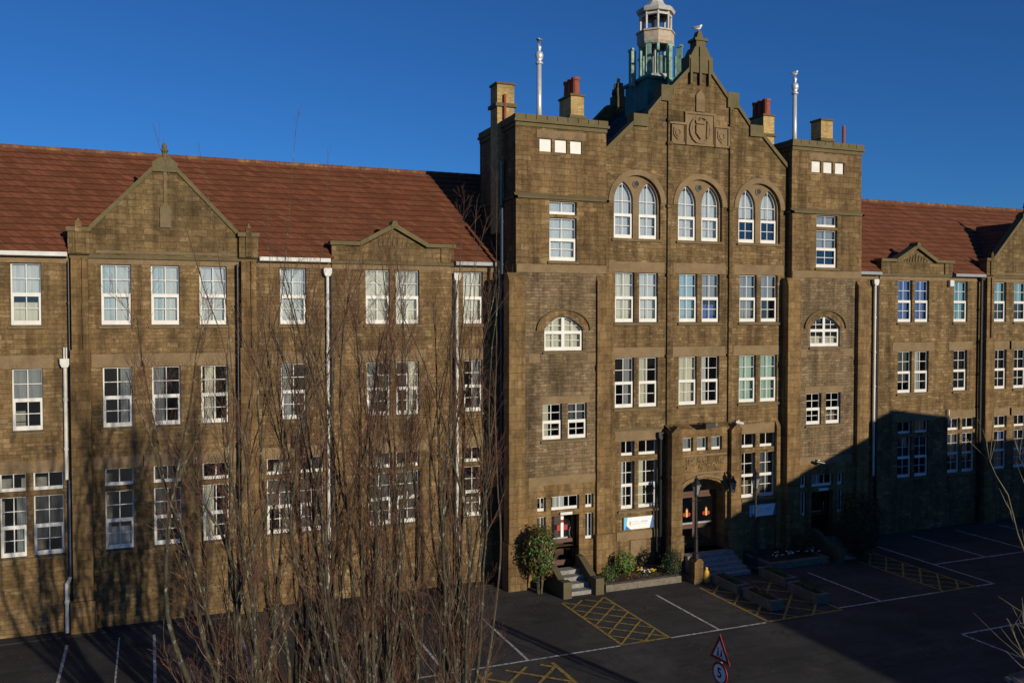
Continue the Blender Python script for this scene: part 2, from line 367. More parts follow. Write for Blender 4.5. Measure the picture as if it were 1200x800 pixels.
def hatch(x0, x1, y0, y1, wd=.11, st=1.05):
    ln(x0, y0, x0, y1, wd, yl, .009); ln(x1, y0, x1, y1, wd, yl, .009); ln(x0, y1, x1, y1, wd, yl, .0095)
    W = x1 - x0; k = y1 - W
    while k < y0:
        for s_ in (0, 1):
            ya, yb = k, k + W
            xa, xb = (x0, x1) if s_ == 0 else (x1, x0)
            a, b = [xa, ya], [xb, yb]
            if ya < y1: t = (y1 - ya) / W; a = [xa + (xb - xa) * t, y1]
            if yb > y0: t = (y0 - ya) / W; b = [xa + (xb - xa) * t, y0]
            if b[1] - a[1] > .1: ln(a[0], a[1], b[0], b[1], wd * .8, yl, .0125 + .0035 * s_)
        k += st
hatch(16.1, 18.15, -4.15, -9.35)
hatch(22.75, 26.5, -4.6, -9.35, .12, 1.5)
hatch(32.5, 34.4, -2.0, -9.1)
hatch(10.2, 13.0, -9.9, -12.8, .15, 1.3)
tag(yl.build('yellow_hatching', 'pyellow'), kind='structure')
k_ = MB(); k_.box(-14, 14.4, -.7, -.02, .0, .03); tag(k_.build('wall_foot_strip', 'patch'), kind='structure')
dr = MB(); dr.lathe([(.28, .005), (.28, .012)], 19.3, -6.2, 20); tag(dr.build('manhole_cover', 'blackpipe'), 'round iron manhole cover in the bay right of the first yellow hatching', 'manhole cover')

# ------------------------------------------------------------------ the school
A = 24.87
def mir(a, b): return (2 * A - b, 2 * A - a)
SCH = thing('school_building', 'long three storey brown sandstone school with red tiled wings, twin towers and gabled centre', 'building', (A, 0, 0))
TOP, MID, GR, TR = (11.85, 14.2), (7.85, 10.2), (3.05, 5.35), (5.55, 6.24)
rnd = random.Random(4)

def curtain(x0, x1, z0, z1, Y, parent, style):
    if not style: style = rnd.choice(['', 'dim:up', 'dim:l', 'dim:most', 'grey:up', 'dim:r', 'tan:low', 'dim'])
    if not style: return
    for st in style.split('+'):
        nm, _, how = st.partition(':'); a, b, c, d = x0, x1, z0, z1; H = z1 - z0; W = x1 - x0
        if how == 'up': c = z0 + H * .5
        elif how == 'low': d = z0 + H * .36
        elif how == 'l': b = x0 + W * .42
        elif how == 'r': a = x0 + W * .6
        elif how == 'side': a = x0 + W * .12; b = x0 + W * .55
        elif how == 'most': c = z0 + H * .22
        m = MB(); n = 14; ph = rnd.random() * 6
        for i in range(n):
            xa = a + (b - a) * i / n; xb = a + (b - a) * (i + 1) / n
            ya = Y + .013 * math.sin(i * 1.9 + ph); yb = Y + .013 * math.sin((i + 1) * 1.9 + ph)
            m.quad((xa, ya, c), (xb, yb, c), (xb, yb, d), (xa, ya, d))
        m.build('curtain', 'cur_' + nm, parent)

def window(x0, x1, z0, z1, Y, tr=None, style='', head=None, spring=None, split=.5, rec=.15, plainlight=False, cols=2):
    f = MB(); y0, y1 = Y + rec, Y + rec + .06; W = x1 - x0; H = z1 - z0; zm = z0 + H * split
    top = z1; e = .003; x0 += e; x1 -= e; z0 += e
    def width_at(z):
        if not head or z <= spring: return x0, x1
        P = arch_pts(x0, x1, spring, z1, head, 40); xs = [p[0] for p in P if p[1] >= z]
        return (min(xs), max(xs)) if xs else ((x0 + x1) / 2,) * 2
    sp = spring if head else z1 - e
    f.box(x0, x0 + .05, y0, y1, z0, sp); f.box(x1 - .05, x1, y0, y1, z0, sp)
    if head:
        c = (x0 + x1) / 2; out_ = arch_pts(x0, x1, spring, z1, head, 16); inn = arch_pts(x0 + .055, x1 - .055, spring, z1 - .06, head, 16)
        f.strip(inn, out_, y0, y1)
    else: f.box(x0 + .05, x1 - .05, y0, y1, z1 - .05, z1 - e)
    if plainlight:
        f.box(x0 + .05, x1 - .05, y0 - .02, y1, z0, z0 + .13)
    else:
        # lower sash stands proud, with thick rails
        f.box(x0 + .004, x0 + .10, y0 - .045, y0 - .002, z0 + .004, zm + .05); f.box(x1 - .10, x1 - .004, y0 - .045, y0 - .002, z0 + .004, zm + .05)
        f.box(x0 + .10, x1 - .10, y0 - .045, y0 - .002, z0 + .004, z0 + .17); f.box(x0 + .10, x1 - .10, y0 - .045, y0 - .002, zm - .09, zm + .05)
        f.box(x0 + .05, x1 - .05, y0, y1, z0, z0 + .1); f.box(x0 + .05, x1 - .05, y0 + .001, y1, zm - .03, zm + .045)
    yb0, yb1 = y0 + .012, y1 - .012
    for i in range(1, cols):
        xc = x0 + (x1 - x0) * i / cols
        ztop = z1 - .05
        if head: ztop = max(p[1] for p in arch_pts(x0, x1, spring, z1, head, 40) if abs(p[0] - xc) < W * .06) - .03
        f.box(xc - .016, xc + .016, yb0, yb1, z0 + .1, ztop)
        if cols > 2 and (i == cols // 2 or plainlight): f.box(xc - .075, xc + .075, y0 - .04, y0 - .001, z0 + .01, ztop) if not plainlight else None
    if not plainlight:
        for zz in ((z0 + .13 + zm - .05) / 2, (zm + z1) / 2 if not head else zm + (z1 - zm) * .42):
            a, b = width_at(zz)
            f.box(a + .05, b - .05, yb0 + .002, yb1 - .002, zz - .015, zz + .015)
    p = MB()
    if head: P = arch_pts(x0 + .01, x1 - .01, spring, z1 - .01, head, 16); p.poly([(x0 + .01, y0 + .03, z0), (x1 - .01, y0 + .03, z0)] + [(x, y0 + .03, z) for x, z in reversed(P)])
    else:
        j = [y0 + .03 + rnd.uniform(-.012, .012) for _ in range(8)]
        p.quad((x0 + .01, j[0], z0), (x1 - .01, j[1], z0), (x1 - .01, j[1], zm), (x0 + .01, j[0], zm)); p.quad((x0 + .01, j[2], zm), (x1 - .01, j[3], zm), (x1 - .01, j[4], z1 - .01), (x0 + .01, j[4] + j[2] - j[3], z1 - .01))
    if tr:
        a, b = tr
        f.box(x0, x0 + .05, y0, y1, a, b); f.box(x1 - .05, x1, y0, y1, a, b); f.box(x0 + .05, x1 - .05, y0, y1, b - .045, b - e)
        f.box(x0 + .05, x1 - .05, y0 - .03, y1, a + e, a + .13); xc = (x0 + x1) / 2; f.box(xc - .016, xc + .016, yb0, yb1, a + .13, b - .045)
        p.quad((x0 + .01, y0 + .03, a + .01), (x1 - .01, y0 + .03, a + .01), (x1 - .01, y0 + .03, b - .01), (x0 + .01, y0 + .03, b - .01))
    wo = f.build('window', 'white', SCH)
    p.build('pane', 'glass', wo)
    ztop = z1 - .03 if not head else spring + (z1 - spring) * .75
    curtain(x0 + .03, x1 - .03, z0 + .04, ztop, y1 + .09, wo, style)
    if tr and style and tr[0] > 8: curtain(x0 + .03, x1 - .03, tr[0] + .02, tr[1] - .02, y1 + .09, wo, style.split(':')[0])
    return wo

class Each:
    def __init__(s, name, mat): s.a = (name, mat)
    def __getattr__(s, k):
        def f(*a): m = MB(); getattr(m, k)(*a); m.build(s.a[0], s.a[1], SCH)
        return f
W = MB(); SILL = Each('sill', 'sill'); LINT = Each('lintel', 'dressed'); BAND = Each('string_course', 'band')    # wing walls etc. are collected per block below
def sill(x0, x1, z, Y, m=None): (m or SILL).prismx([(Y - .09, z - .14), (Y - .09, z - .05), (Y + .16, z + .001), (Y + .16, z - .14)], x0 - .09, x1 + .09)
def lintel(x0, x1, z, Y, h=.5, ex=.38): LINT.box(x0 - ex, x1 + ex, Y - .012, Y + .1, z + .003, z + h)

def group_win(xs, z, Y, tr=False, style='', lint=True, ops=None, gap=.0):
    """a set of neighbouring lights; returns openings"""
    for i, (a, b) in enumerate(xs):
        st = style[i % len(style)] if isinstance(style, (list, tuple)) else style
        window(a, b, z[0], z[1], Y, TR if tr else None, st)
        ops.append((a, b, z[0], z[1]))
        if tr: ops.append((a, b, TR[0], TR[1]))
    x0, x1 = xs[0][0], xs[-1][1]
    sill(x0, x1, z[0], Y)
    if lint: lintel(x0, x1, TR[1] if tr else z[1], Y, .5 if not tr else .46)
    if tr: SILL.box(x0, x1, Y + .02, Y + .2, z[1] + .01, TR[0] - .01)

def wing(xa, xb, bay, single, pair, extra, gp, pilw, styles, inner):
    """one wing: walls with openings; all at Y 0, bays proud"""
    pass
# ---- left wing (0 plane from x=-12 to 15.04) and right wing (34.7 to 62)
def wing_block(xs_plain, Xa, Xb, bayX, pedX):
    """xs_plain: list of (floor, [lights], style). bayX/pedX are the proud bays"""
    Yb = -.10; Yp = -.10
    for seg, Y in ((None, 0), (bayX, Yb), (pedX, Yp)):
        ops = []; seg_l = []
        for fl, xs, st in xs_plain:
            c = (xs[0][0] + xs[-1][1]) / 2
            inb = bayX[0] < c < bayX[1]; inp = pedX[0] < c < pedX[1]
            if seg is None and (inb or inp): continue
            if seg is bayX and not inb: continue
            if seg is pedX and not inp: continue
            z = {'t': TOP, 'm': MID, 'g': GR}[fl]
            group_win(xs, z, Y, fl == 'g', st, fl != 't', ops)
        if seg is None:
            cuts = sorted([bayX, pedX]); x = Xa
            for c in cuts + [(Xb, Xb)]:
                if c[0] > x: wall(W, x, c[0], 0, 14.45, 0, [o for o in ops if x <= o[0] and o[1] <= c[0]])
                x = c[1]
        else:
            wall(W, seg[0], seg[1], 0, 14.45, Y, ops)
            for x in seg: W.quad((x, 0.02, 0), (x, Y, 0), (x, Y, 14.45), (x, .02, 14.45))
    # plinth, strings and eaves band
    BAND.box(bayX[0] - .02, bayX[1] + .02, Yb - .12, Yb, 14.42, 14.56)
    BAND.box(pedX[0] - .04, pedX[1] + .04, Yp - .12, Yp, 14.42, 14.56)
    cuts = sorted([bayX, pedX]); x = Xa
    for c in cuts + [(Xb, Xb)]:
        if c[0] > x: LINT.box(x + .01, c[0] - .01, -.05, .02, 14.205, 14.44)
        x = c[1]
    for s_ in (bayX, pedX): LINT.box(s_[0] + .01, s_[1] - .01, Yb - .02, Yb + .1, 14.205, 14.42)

S1 = 'pale'; 
left = [
 ('t', [(-9.0, -8.0)], ''), ('m', [(-9.0, -8.0)], ''), ('t', [(-4.84, -3.80)], 'pale:up+cream:low'), ('m', [(-4.84, -3.80)], ''), ('g', [(-5.30, -4.40), (-4.18, -3.13)], ['grey:r', '']),
 ('t', [(-1.74, -.66)], 'pale+sky:l'), ('t', [(.06, 1.12)], 'pale+sky:l'), ('t', [(1.87, 2.92)], 'pale'),
 ('m', [(-1.72, -.66)], 'grey:r'), ('m', [(.06, 1.12)], 'grey:l'), ('m', [(1.90, 2.95)], 'cream:side'),
 ('g', [(-1.69, -.65)], 'pale:low'), ('g', [(.08, 1.12)], ''), ('g', [(1.92, 2.97)], 'cream:l'),
 ('t', [(5.05, 6.14)], 'pale'), ('m', [(5.07, 6.13)], 'grey:l'), ('g', [(4.46, 5.52), (5.80, 6.84)], ['', '']),
 ('t', [(8.65, 9.72), (9.98, 11.05)], 'cream'), ('m', [(8.68, 9.73), (9.98, 11.03)], ['grey:side', 'cream:r']), ('g', [(8.70, 9.75), (9.98, 11.03)], ''),
 ('t', [(13.13, 14.08)], 'cream'), ('m', [(13.15, 14.05)], 'grey:r'), ('g', [(13.17, 14.0)], '')]
right = [
 ('t', [(38.82, 39.88), (40.09, 41.15)], 'blue'), ('m', [(38.86, 39.9), (40.12, 41.18)], ['', 'pale:side']), ('g', [(38.93, 39.97), (40.2, 41.25)], ''),
 ('t', [(43.17, 44.27)], 'teal'), ('m', [(43.22, 44.3)], ''), ('g', [(42.78, 43.8), (43.97, 45.0)], ['', 'blue:l']),
 ('t', [(46.25, 47.3)], 'teal:up'), ('t', [(47.95, 49.0)], 'teal:up'), ('t', [(49.75, 50.8)], ''),
 ('m', [(46.35, 47.4)], ''), ('m', [(48.0, 49.05)], ''), ('m', [(49.75, 50.8)], ''),
 ('g', [(46.45, 47.5)], 'blue:r'), ('g', [(48.1, 49.15)], 'blue:l'), ('g', [(49.85, 50.9)], ''),
 ('t', [(54, 55.05)], ''), ('m', [(54, 55.05)], '')]
LB, LP_ = (-2.80, 4.09), (7.19, 12.56); RB, RP = (45.35, 52.3), (37.45, 42.72)
wing_block(left, -12, 15.04, LB, LP_)
wing_block(right, 34.7, 62, RB, RP)
W.quad((-12, 0, 0), (-12, 10.4, 0), (-12, 10.4, 14.45), (-12, 0, 14.45)); W.quad((62, 0, 0), (62, 10.4, 0), (62, 10.4, 14.45), (62, 0, 14.45))
W.quad((-12, 10.4, 0), (62, 10.4, 0), (62, 10.4, 14.45), (-12, 10.4, 14.45))
for x in (-12, 62): W.poly([(x, -.05, 14.45), (x, 5.2, 19.3), (x, 10.4, 14.45)])
W.build('wall', 'stone', SCH)

# bay pilasters, gable and finials
def bay(B, cx, name='gable'):
    a, b = B
    for x0, x1 in ((a - .02, a + .68), (b - .68, b + .02)):
        P = MB(); P.box(x0, x1, -.42, -.02, 0, 10.9)
        P.box(x0 - .1, x1 + .1, -.55, -.02, 0, 1.25)
        P.box(x0 + .06, x0 + .26, -.38, -.02, 10.9, 14.44); P.box(x1 - .26, x1 - .06, -.38, -.02, 10.9, 14.44)
        P.box(x0 + .26, x1 - .26, -.30, -.02, 10.9, 14.44)
        P.build('pilaster', 'ashlar', SCH)
    ps = MB(); C_ = MB()
    for x0, x1 in ((a - .05, a + .70), (b - .70, b + .05)):
        ps.box(x0, x1, -.40, .1, 14.56, 15.42); xm = (x0 + x1) / 2
        ps.prism([(xm - .11, 14.6), (xm + .11, 14.6), (xm + .11, 15.75), (xm, 15.95), (xm - .11, 15.75)], -.47, -.2)
        C_.box(x0 - .05, x1 + .05, -.46, .16, 15.42, 15.58)
    zr = 17.92; hw = (b - a) / 2 - .7
    ps.prism([(a + .70, 14.56), (b - .70, 14.56), (b - .70, 15.5), (cx + .48, zr), (cx - .48, zr), (a + .70, 15.5)], -.2, .12)
    g_ = ps.build(name, 'gable', SCH)
    # copings up the rake, apex block, shaft, finial
    for s_ in (-1, 1):
        x0 = cx + s_ * hw; x1 = cx + s_ * .46; dx = x1 - x0; dz = zr - 15.5; L = math.hypot(dx, dz); nx, nz = -dz / L * s_ * -1, 0
        C_.prism([(x0, 15.44), (x0, 15.66), (x1, zr + .16), (x1, zr - .06)], -.27, .2)
    C_.box(cx - .47, cx + .47, -.3, .22, zr - .05, zr + .34)
    C_.prism([(cx - .42, zr + .34), (cx + .42, zr + .34), (cx + .22, zr + .52), (cx - .22, zr + .52)], -.25, .18)
    C_.lathe([(.13, zr + .5), (.08, zr + .72), (.15, zr + .8), (.09, zr + .9), (.10, zr + 1.0), (.02, zr + 1.14)], cx, -.04, 8)
    C_.build('coping', 'coping', g_)
    D = MB(); D.prism([(cx - .20, 15.68), (cx + .20, 15.68), (cx + .20, 16.45), (cx, 16.75), (cx - .20, 16.45)], -.27, -.2)
    D.box(cx - .06, cx + .06, -.26, -.2, 16.7, 17.9); D.box(a + .9, b - .9, -.225, -.2, 14.62, 14.74)
    D.build('niche', 'sill', g_)
    r_ = MB(); r_.prism([(a + .1, 14.7), (b - .1, 14.7), (cx, zr - .06)], .13, 3.75); r_.build('roof', 'tile', SCH)
bay(LB, .62); bay(RB, 48.83)
def pediment(B, cx):
    a, b = B; p = MB(); c = MB()
    p.box(a, b, -.2, .15, 14.56, 15.2)
    for x0, x1 in ((a - .03, a + .55), (b - .55, b + .03)): p.box(x0, x1, -.27, .16, 14.57, 15.21)
    p.prism([(cx - 1.35, 15.2), (cx + 1.35, 15.2), (cx, 15.98)], -.2, .12)
    g_ = p.build('pediment', 'gable', SCH)
    for x0, x1 in ((a - .1, cx - 1.42), (cx + 1.42, b + .1)): c.box(x0, x1, -.36, .2, 15.21, 15.37)
    for s_ in (-1, 1): c.prism([(cx + s_ * 1.5, 15.2), (cx + s_ * 1.5, 15.4), (cx, 16.22), (cx, 16.0)], -.38, .2)
    c.prism([(cx - .16, 16.05), (cx + .16, 16.05), (cx + .08, 16.32), (cx - .08, 16.32)], -.42, .18)
    for i in range(9):
        x = cx - .85 + i * .21; h = .55 - abs(x - cx) * .5; c.prism([(x - .06, 15.24), (x + .07, 15.24), (x, 15.24 + h * .8)], -.25, -.2)
    c.build('coping', 'coping', g_)
pediment(LP_, 9.87); pediment(RP, 40.0)

# main wing roofs with real tile courses
def tile_roof(x0, x1, ya, za, yb, zb, n=16, skip=(), x0b=None):
    m = MB(); L = math.hypot(yb - ya, zb - za); ny, nz = -(zb - za) / L, abs(yb - ya) / L
    if yb < ya: ny = (zb - za) / L
    x0b = x0 if x0b is None else x0b
    nx = 150
    for i in range(n):
        t0, t1 = i / n, (i + 1) / n; y0, z0 = ya + (yb - ya) * t0, za + (zb - za) * t0; y1, z1 = ya + (yb - ya) * t1, za + (zb - za) * t1
        for j in range(nx):
            xa = x0 + (x1 - x0) * j / nx; xb = x0 + (x1 - x0) * (j + 1) / nx
            if i < 2 and any(p < (xa + xb) / 2 < q for p, q in skip): continue
            h = .05 + .012 * noise.noise((xa * .9, i * 1.7, 0)); h2 = .05 + .012 * noise.noise((xb * .9, i * 1.7, 0))
            m.quad((xa, y0 + ny * h, z0 + nz * h), (xb, y0 + ny * h2, z0 + nz * h2), (xb, y1, z1), (xa, y1, z1))
            m.quad((xa, y0, z0), (xb, y0, z0), (xb, y0 + ny * h2, z0 + nz * h2), (xa, y0 + ny * h, z0 + nz * h))
    return m
def main_roof(x0, x1):
    m = tile_roof(x0, x1, -.34, 14.62, 5.2, 19.39, 17, (LB, LP_, RB, RP))
    m.quad((x0, 5.2, 19.39), (x1, 5.2, 19.39), (x1, 10.74, 14.62), (x0, 10.74, 14.62))
    r = m.build('roof', 'tile', SCH)
    q = MB(); x = x0
    while x < x1:
        q.tube([(x, 5.2, 19.36), (min(x + .44, x1), 5.2, 19.36)], [.14, .13], 10); x += .45
    q.build('ridge_tile', 'ridge', r)
main_roof(-12, 19.4); main_roof(30.3, 62)
def gut(x0, x1, mat='gutter'):
    g = MB(); g.box(x0, x1, -.42, -.40, 14.46, 14.62); g.box(x0, x1, -.40, -.30, 14.46, 14.475); g.box(x0, x1, -.30, -.03, 14.44, 14.6); g.build('gutter', mat, SCH)
gut(-12, LB[0] - .08); gut(LB[1] + .1, LP_[0] - .1); gut(LP_[1] + .1, 14.6, 'greygutter'); gut(35, RP[0] - .1, 'greygutter'); gut(RP[1] + .15, RB[0] - .1, 'greygutter'); gut(RB[1] + .1, 62)
def pipe(x, y, z0, z1, mat, r=.055, hop=True, off=None):
    m = MB(); m.tube([(x, y, z0 + .03), (x, y, z1)], r, 10)
    z = z0 + 1.2
    while z < z1: m.tube([(x, y, z - .05), (x, y, z + .05)], r + .02, 10); z += 1.9
    if hop: m.prism([(x - .10, z1 - .12), (x + .10, z1 - .12), (x + .17, z1 + .03), (x + .17, z1 + .22), (x - .17, z1 + .22), (x - .17, z1 + .03)], y - .12, y + .05)
    m.build('drainpipe', mat, SCH)
pipe(-3.02, -.14, 5.9, 10.35, 'gutter', .065); pipe(-2.93, -.14, 1.98, 5.9, 'bluepipe', .06, False); pipe(-3.05, -.2, 0, 1.95, 'gutter', .085, False)
m = MB(); m.tube([(-2.93, -.14, 2.15), (-3.05, -.2, 1.9)], .07, 8); m.tube([(-3.05, -.14, 10.5), (-3.05, -.14, 11.0)], .03, 8); m.tube([(-2.97, -.14, 10.5), (-2.97, -.14, 11.0)], .03, 8); m.build('pipe_bend', 'gutter', SCH)
pipe(-2.86, -.16, 2, 14.3, 'blackpipe', .035, False)
pipe(7.0, -.14, 0, 14.0, 'gutter', .065); pipe(7.16, -.2, 0, 14.2, 'blackpipe', .05, False)
pipe(12.78, -.14, 2.6, 13.9, 'gutter', .065); pipe(12.68, -.16, 0, 14.1, 'blackpipe', .04, False); pipe(12.9, -.14, 0.2, 2.2, 'gutter', .06, False)
m = MB(); m.tube([(12.78, -.14, 2.65), (12.7, -.16, 2.4), (12.9, -.14, 2.15)], .06, 8); m.build('pipe_bend', 'gutter', SCH)
pipe(37.12, -.14, 3.3, 14.0, 'gutter', .07); pipe(37.3, -.14, 0, 14.0, 'blackpipe', .06, False)
pipe(45.15, -.2, 0, 14.4, 'blackpipe', .09); pipe(42.62, -.25, 5.9, 6.8, 'gutter', .05, False)
pipe(3.32, -.3, 0, 14.3, 'blackpipe', .04, False)  # dark line of the pilaster's shaded side, built as a thin black pipe
box('vent_box', 'gutter', SCH, 42.55, 42.85, -.3, -.12, 13.9, 14.25)

# ------------------------------------------------------------------ towers
YT = -1.62; YC = -1.2
def tower(x0, x1, mirror, st):
    """x0,x1 = shaft sides; mirror flips the layout for the right tower"""
    Wt = MB(); f = (lambda a, b: mir(a, b)) if mirror else (lambda a, b: (a, b))
    def rect(a, b, c, d): a, b = f(a, b); return (a, b, c, d)
    ops = []
    o = rect(16.66, 18.03, 14.69, 16.62); ops += [o, (o[0], o[1], 16.77, 17.36)]
    wo = window(o[0], o[1], 14.69, 16.62, YT, (16.77, 17.36), st[0], split=.5); sill(o[0], o[1], 14.69, YT); SILL.box(o[0], o[1], YT + .02, YT + .2, 16.63, 16.76)
    LINT.box(o[0] - .05, o[1] + .05, YT - .012, YT + .1, 17.363, 17.48)
    va = []
    for i in range(3): a, b = f(16.2 + i * .76, 16.80 + i * .76); va.append((a, b, 19.55, 20.12))
    wall(Wt, x0, x1, 17.6, 20.7, YT + .06, va, .2)
    vw = MB()
    for a in va: vw.box(a[0] + .01, a[1] - .01, YT + .14, YT + .2, 19.56, 20.11)
    vw.build('vent_panel', 'white', SCH)
    a, b = f(16.05, 18.5); LINT.box(a, b, YT + .035, YT + .1, 20.14, 20.5)
    for v in va: c = (v[0] + v[1]) / 2; SILL.prism([(c - .22, 20.16), (c + .22, 20.16), (c, 20.36)], YT + .02, YT + .036)
    oa = rect(16.42, 18.36, 10.62, 12.16); oa = oa + ('seg', 11.62)
    ops.append(oa)
    window(oa[0], oa[1], oa[2], oa[3], YT, None, st[1], head='seg', spring=11.62, split=.55, cols=4)
    sill(oa[0], oa[1], 10.62, YT)
    ow = [rect(16.33, 17.30, 6.6, 8.22), rect(17.60, 18.57, 6.6, 8.22)]
    for i, o in enumerate(sorted(ow)):
        ops.append(o); window(o[0], o[1], o[2], o[3], YT, None, st[2 + i])
    lo, hi = f(16.33, 18.57); sill(lo, hi, 6.6, YT); lintel(lo, hi, 8.22, YT, .35, .12)
    Wl = MB(); wall(Wt, x0, x1, 14.3, 17.5, YT, [o for o in ops if o[2] > 14]); wall(Wl, x0, x1, 4.95, 14.3, YT, [o for o in ops if o[2] < 14]); Wl.build('wall', 'rough', SCH)
    # lower ashlar stage with door
    sl = []; dz = .72
    dx0, dx1 = f(16.78, 18.18)
    lo_ops = [(dx0, dx1, dz, 3.12)]
    tp = rect(16.78, 18.18, 3.36, 4.0); lo_ops.append(tp)
    sides = [rect(16.08, 16.50, 3.36, 4.0), rect(18.50, 18.92, 3.36, 4.0), rect(16.08, 16.50, 1.9, 3.12), rect(18.50, 18.92, 1.9, 3.12)]
    lo_ops += sides
    As = MB(); wall(As, x0, x1, 1.6, 4.95, YT, [o for o in lo_ops if o is not lo_ops[0]] + [(dx0, dx1, 1.6, 3.12)], .3)
    As.build('wall', 'ashlar', SCH)
    wall(Wt, x0, x1, 0, 1.6, YT, [(dx0, dx1, dz, 1.6)], .6)
    for o in [tp] + sides: window(o[0], o[1], o[2], o[3], YT, plainlight=True, cols=3 if o is tp else 2, style='pale:side' if o is tp else '')
    # door
    yd = YT + .42
    D = MB(); w_ = dx1 - dx0
    D.box(dx0, dx0 + .12, yd, yd + .08, dz, 3.12); D.box(dx1 - .12, dx1, yd, yd + .08, dz, 3.12); D.box(dx0 + .12, dx1 - .12, yd, yd + .08, 3.0, 3.12)
    D.box(dx0 + .12, dx1 - .12, yd + .01, yd + .07, 1.75, 1.92); D.box(dx0 + .12, dx1 - .12, yd + .01, yd + .07, dz, dz + .22)
    D.box(dx0 - .3, dx1 + .3, yd + .6, yd + .65, dz, 3.3)
    dd = D.build('door', 'darkwood', SCH)
    gq = MB(); gq.quad((dx0 + .12, yd + .04, dz + .2), (dx1 - .12, yd + .04, dz + .2), (dx1 - .12, yd + .04, 3.0), (dx0 + .12, yd + .04, 3.0)); gq.build('pane', 'glass', dd)
    h = MB(); h.tube([(dx1 - .25, yd - .02, 1.95), (dx1 - .33, yd - .07, 2.1), (dx1 - .33, yd - .07, 2.3), (dx1 - .25, yd - .02, 2.45)], .018, 8); h.box(dx0 + .25, dx1 - .4, yd - .03, yd - .005, 1.95, 2.02)
    h.build('handle', 'chrome', dd)
    if not mirror:
        q = MB(); c = (dx0 + dx1) / 2 + .02
        q.box(c - .26, c - .07, yd - .012, yd, 2.33, 2.58); q.box(c + .09, c + .28, yd - .012, yd, 2.33, 2.58); q.box(c - .06, c + .08, yd - .012, yd, 2.70, 2.80)
        q.build('notice', 'red', dd)
        q = MB(); q.box(c - .06, c + .08, yd - .014, yd, 1.98, 2.68); q.box(c - .06, c + .08, yd - .014, yd, 2.82, 2.98); q.build('notice', 'signwhite', dd)
    box('canopy_light', 'white', SCH, (dx0 + dx1) / 2 - .3, (dx0 + dx1) / 2 + .3, YT - .12, YT - .02, 3.16, 3.28)
    # returns
    for x in (x0, x1): Wt.quad((x, YT, 0), (x, 3.0, 0), (x, 3.0, 17.5), (x, YT, 17.5)); xx = x + (.06 if x == x0 else -.06); Wt.quad((xx, YT + .06, 17.5), (xx, 3, 17.5), (xx, 3, 20.7), (xx, YT + .06, 20.7))
    Wt.quad((x0, 3, 0), (x1, 3, 0), (x1, 3, 20.7), (x0, 3, 20.7))
    Wt.quad((x0, YT, 20.69), (x1, YT, 20.69), (x1, 3, 20.69), (x0, 3, 20.69))
    Wt.build('wall', 'upper', SCH)
    # string course and cornice
    B = MB(); B.prismx([(YT - .1, 17.42), (YT - .1, 17.52), (YT + .06, 17.66), (YT + .06, 17.42)], x0 - .08, x1 + .08)
    B.box(x0 - .08, x0 + .05, YT - .1, 3, 17.42, 17.53); B.box(x1 - .05, x1 + .08, YT - .1, 3, 17.42, 17.53); B.build('string_course', 'band', SCH)
    C_ = MB(); C_.box(x0 - .02, x1 + .02, YT - .0, 3.04, 20.60, 20.78); C_.box(x0 - .10, x1 + .10, YT - .10, 3.1, 20.78, 20.90); n = 9
    for i in range(n):
        a = x0 - .06 + (x1 - x0 + .12) * i / n; b = x0 - .06 + (x1 - x0 + .12) * (i + 1) / n - .03; C_.box(a, b, YT - .07, YT + .25, 20.90, 21.12)
    C_.box(x0 - .06, x0 + .25, YT + .25, 3.04, 20.9, 21.1); C_.box(x1 - .25, x1 + .06, YT + .25, 3.04, 20.9, 21.1); C_.box(x0 + .25, x1 - .25, 2.8, 3.04, 20.9, 21.1)
    C_.build('cornice', 'coping', SCH)
    # bands and buttresses
    LINT.box(x0 + .02, x1 - .02, YT - .03, YT + .1, 14.14, 14.5); 
    LINT.box(x0 + .6, oa[0] - .22, YT - .012, YT + .1, 10.1, 10.5); LINT.box(oa[1] + .22, x1 - .5, YT - .012, YT + .1, 10.1, 10.5)
    LINT.box(x0 + .6, x1 - .5, YT - .02, YT + .1, 4.55, 4.93)
    for k_, (a, b) in enumerate(((x0 - .42, x0 + .36), (x1 - .52, x1 + .30)) if not mirror else ((x0 - .30, x0 + .52), (x1 - .36, x1 + .42))):
        Bt = MB(); pj = .22 if (k_ == 0) != mirror else .13
        Bt.box(a, b, YT - pj, YT + .4, 0, 13.75); Bt.prismx([(YT - pj, 13.75), (YT + .02, 14.12), (YT + .4, 14.12), (YT + .4, 13.75)], a, b)
        Bt.box(a - .07, b + .07, YT - pj - .1, YT + .4, 0, 2.1); Bt.box(a - .03, b + .03, YT - pj - .04, YT + .4, 9.7, 9.95)
        Bt.build('buttress', 'ashlar', SCH)
    # hood over arch
    H = MB(); c = (oa[0] + oa[1]) / 2
    def arc(r, k=.62, n=18): return [(c + r * math.cos(math.pi * (1 - i / n)), 11.55 + k * r * math.sin(math.pi * (1 - i / n)) * 1.15) for i in range(n + 1)]
    H.strip(arc(1.28), arc(1.38), YT - .1, YT + .02); H.build('hood_mould', 'band', SCH)
    V = MB(); V.strip(arc(1.03), arc(1.27), YT - .014, YT + .02); V.build('arch_stones', 'ashlar', SCH)
tower(15.04, 19.56, False, ['pale', 'cream', 'cream:l', ''])
tower(30.18, 34.70, True, ['grey:up', 'cream:low', '', ''])
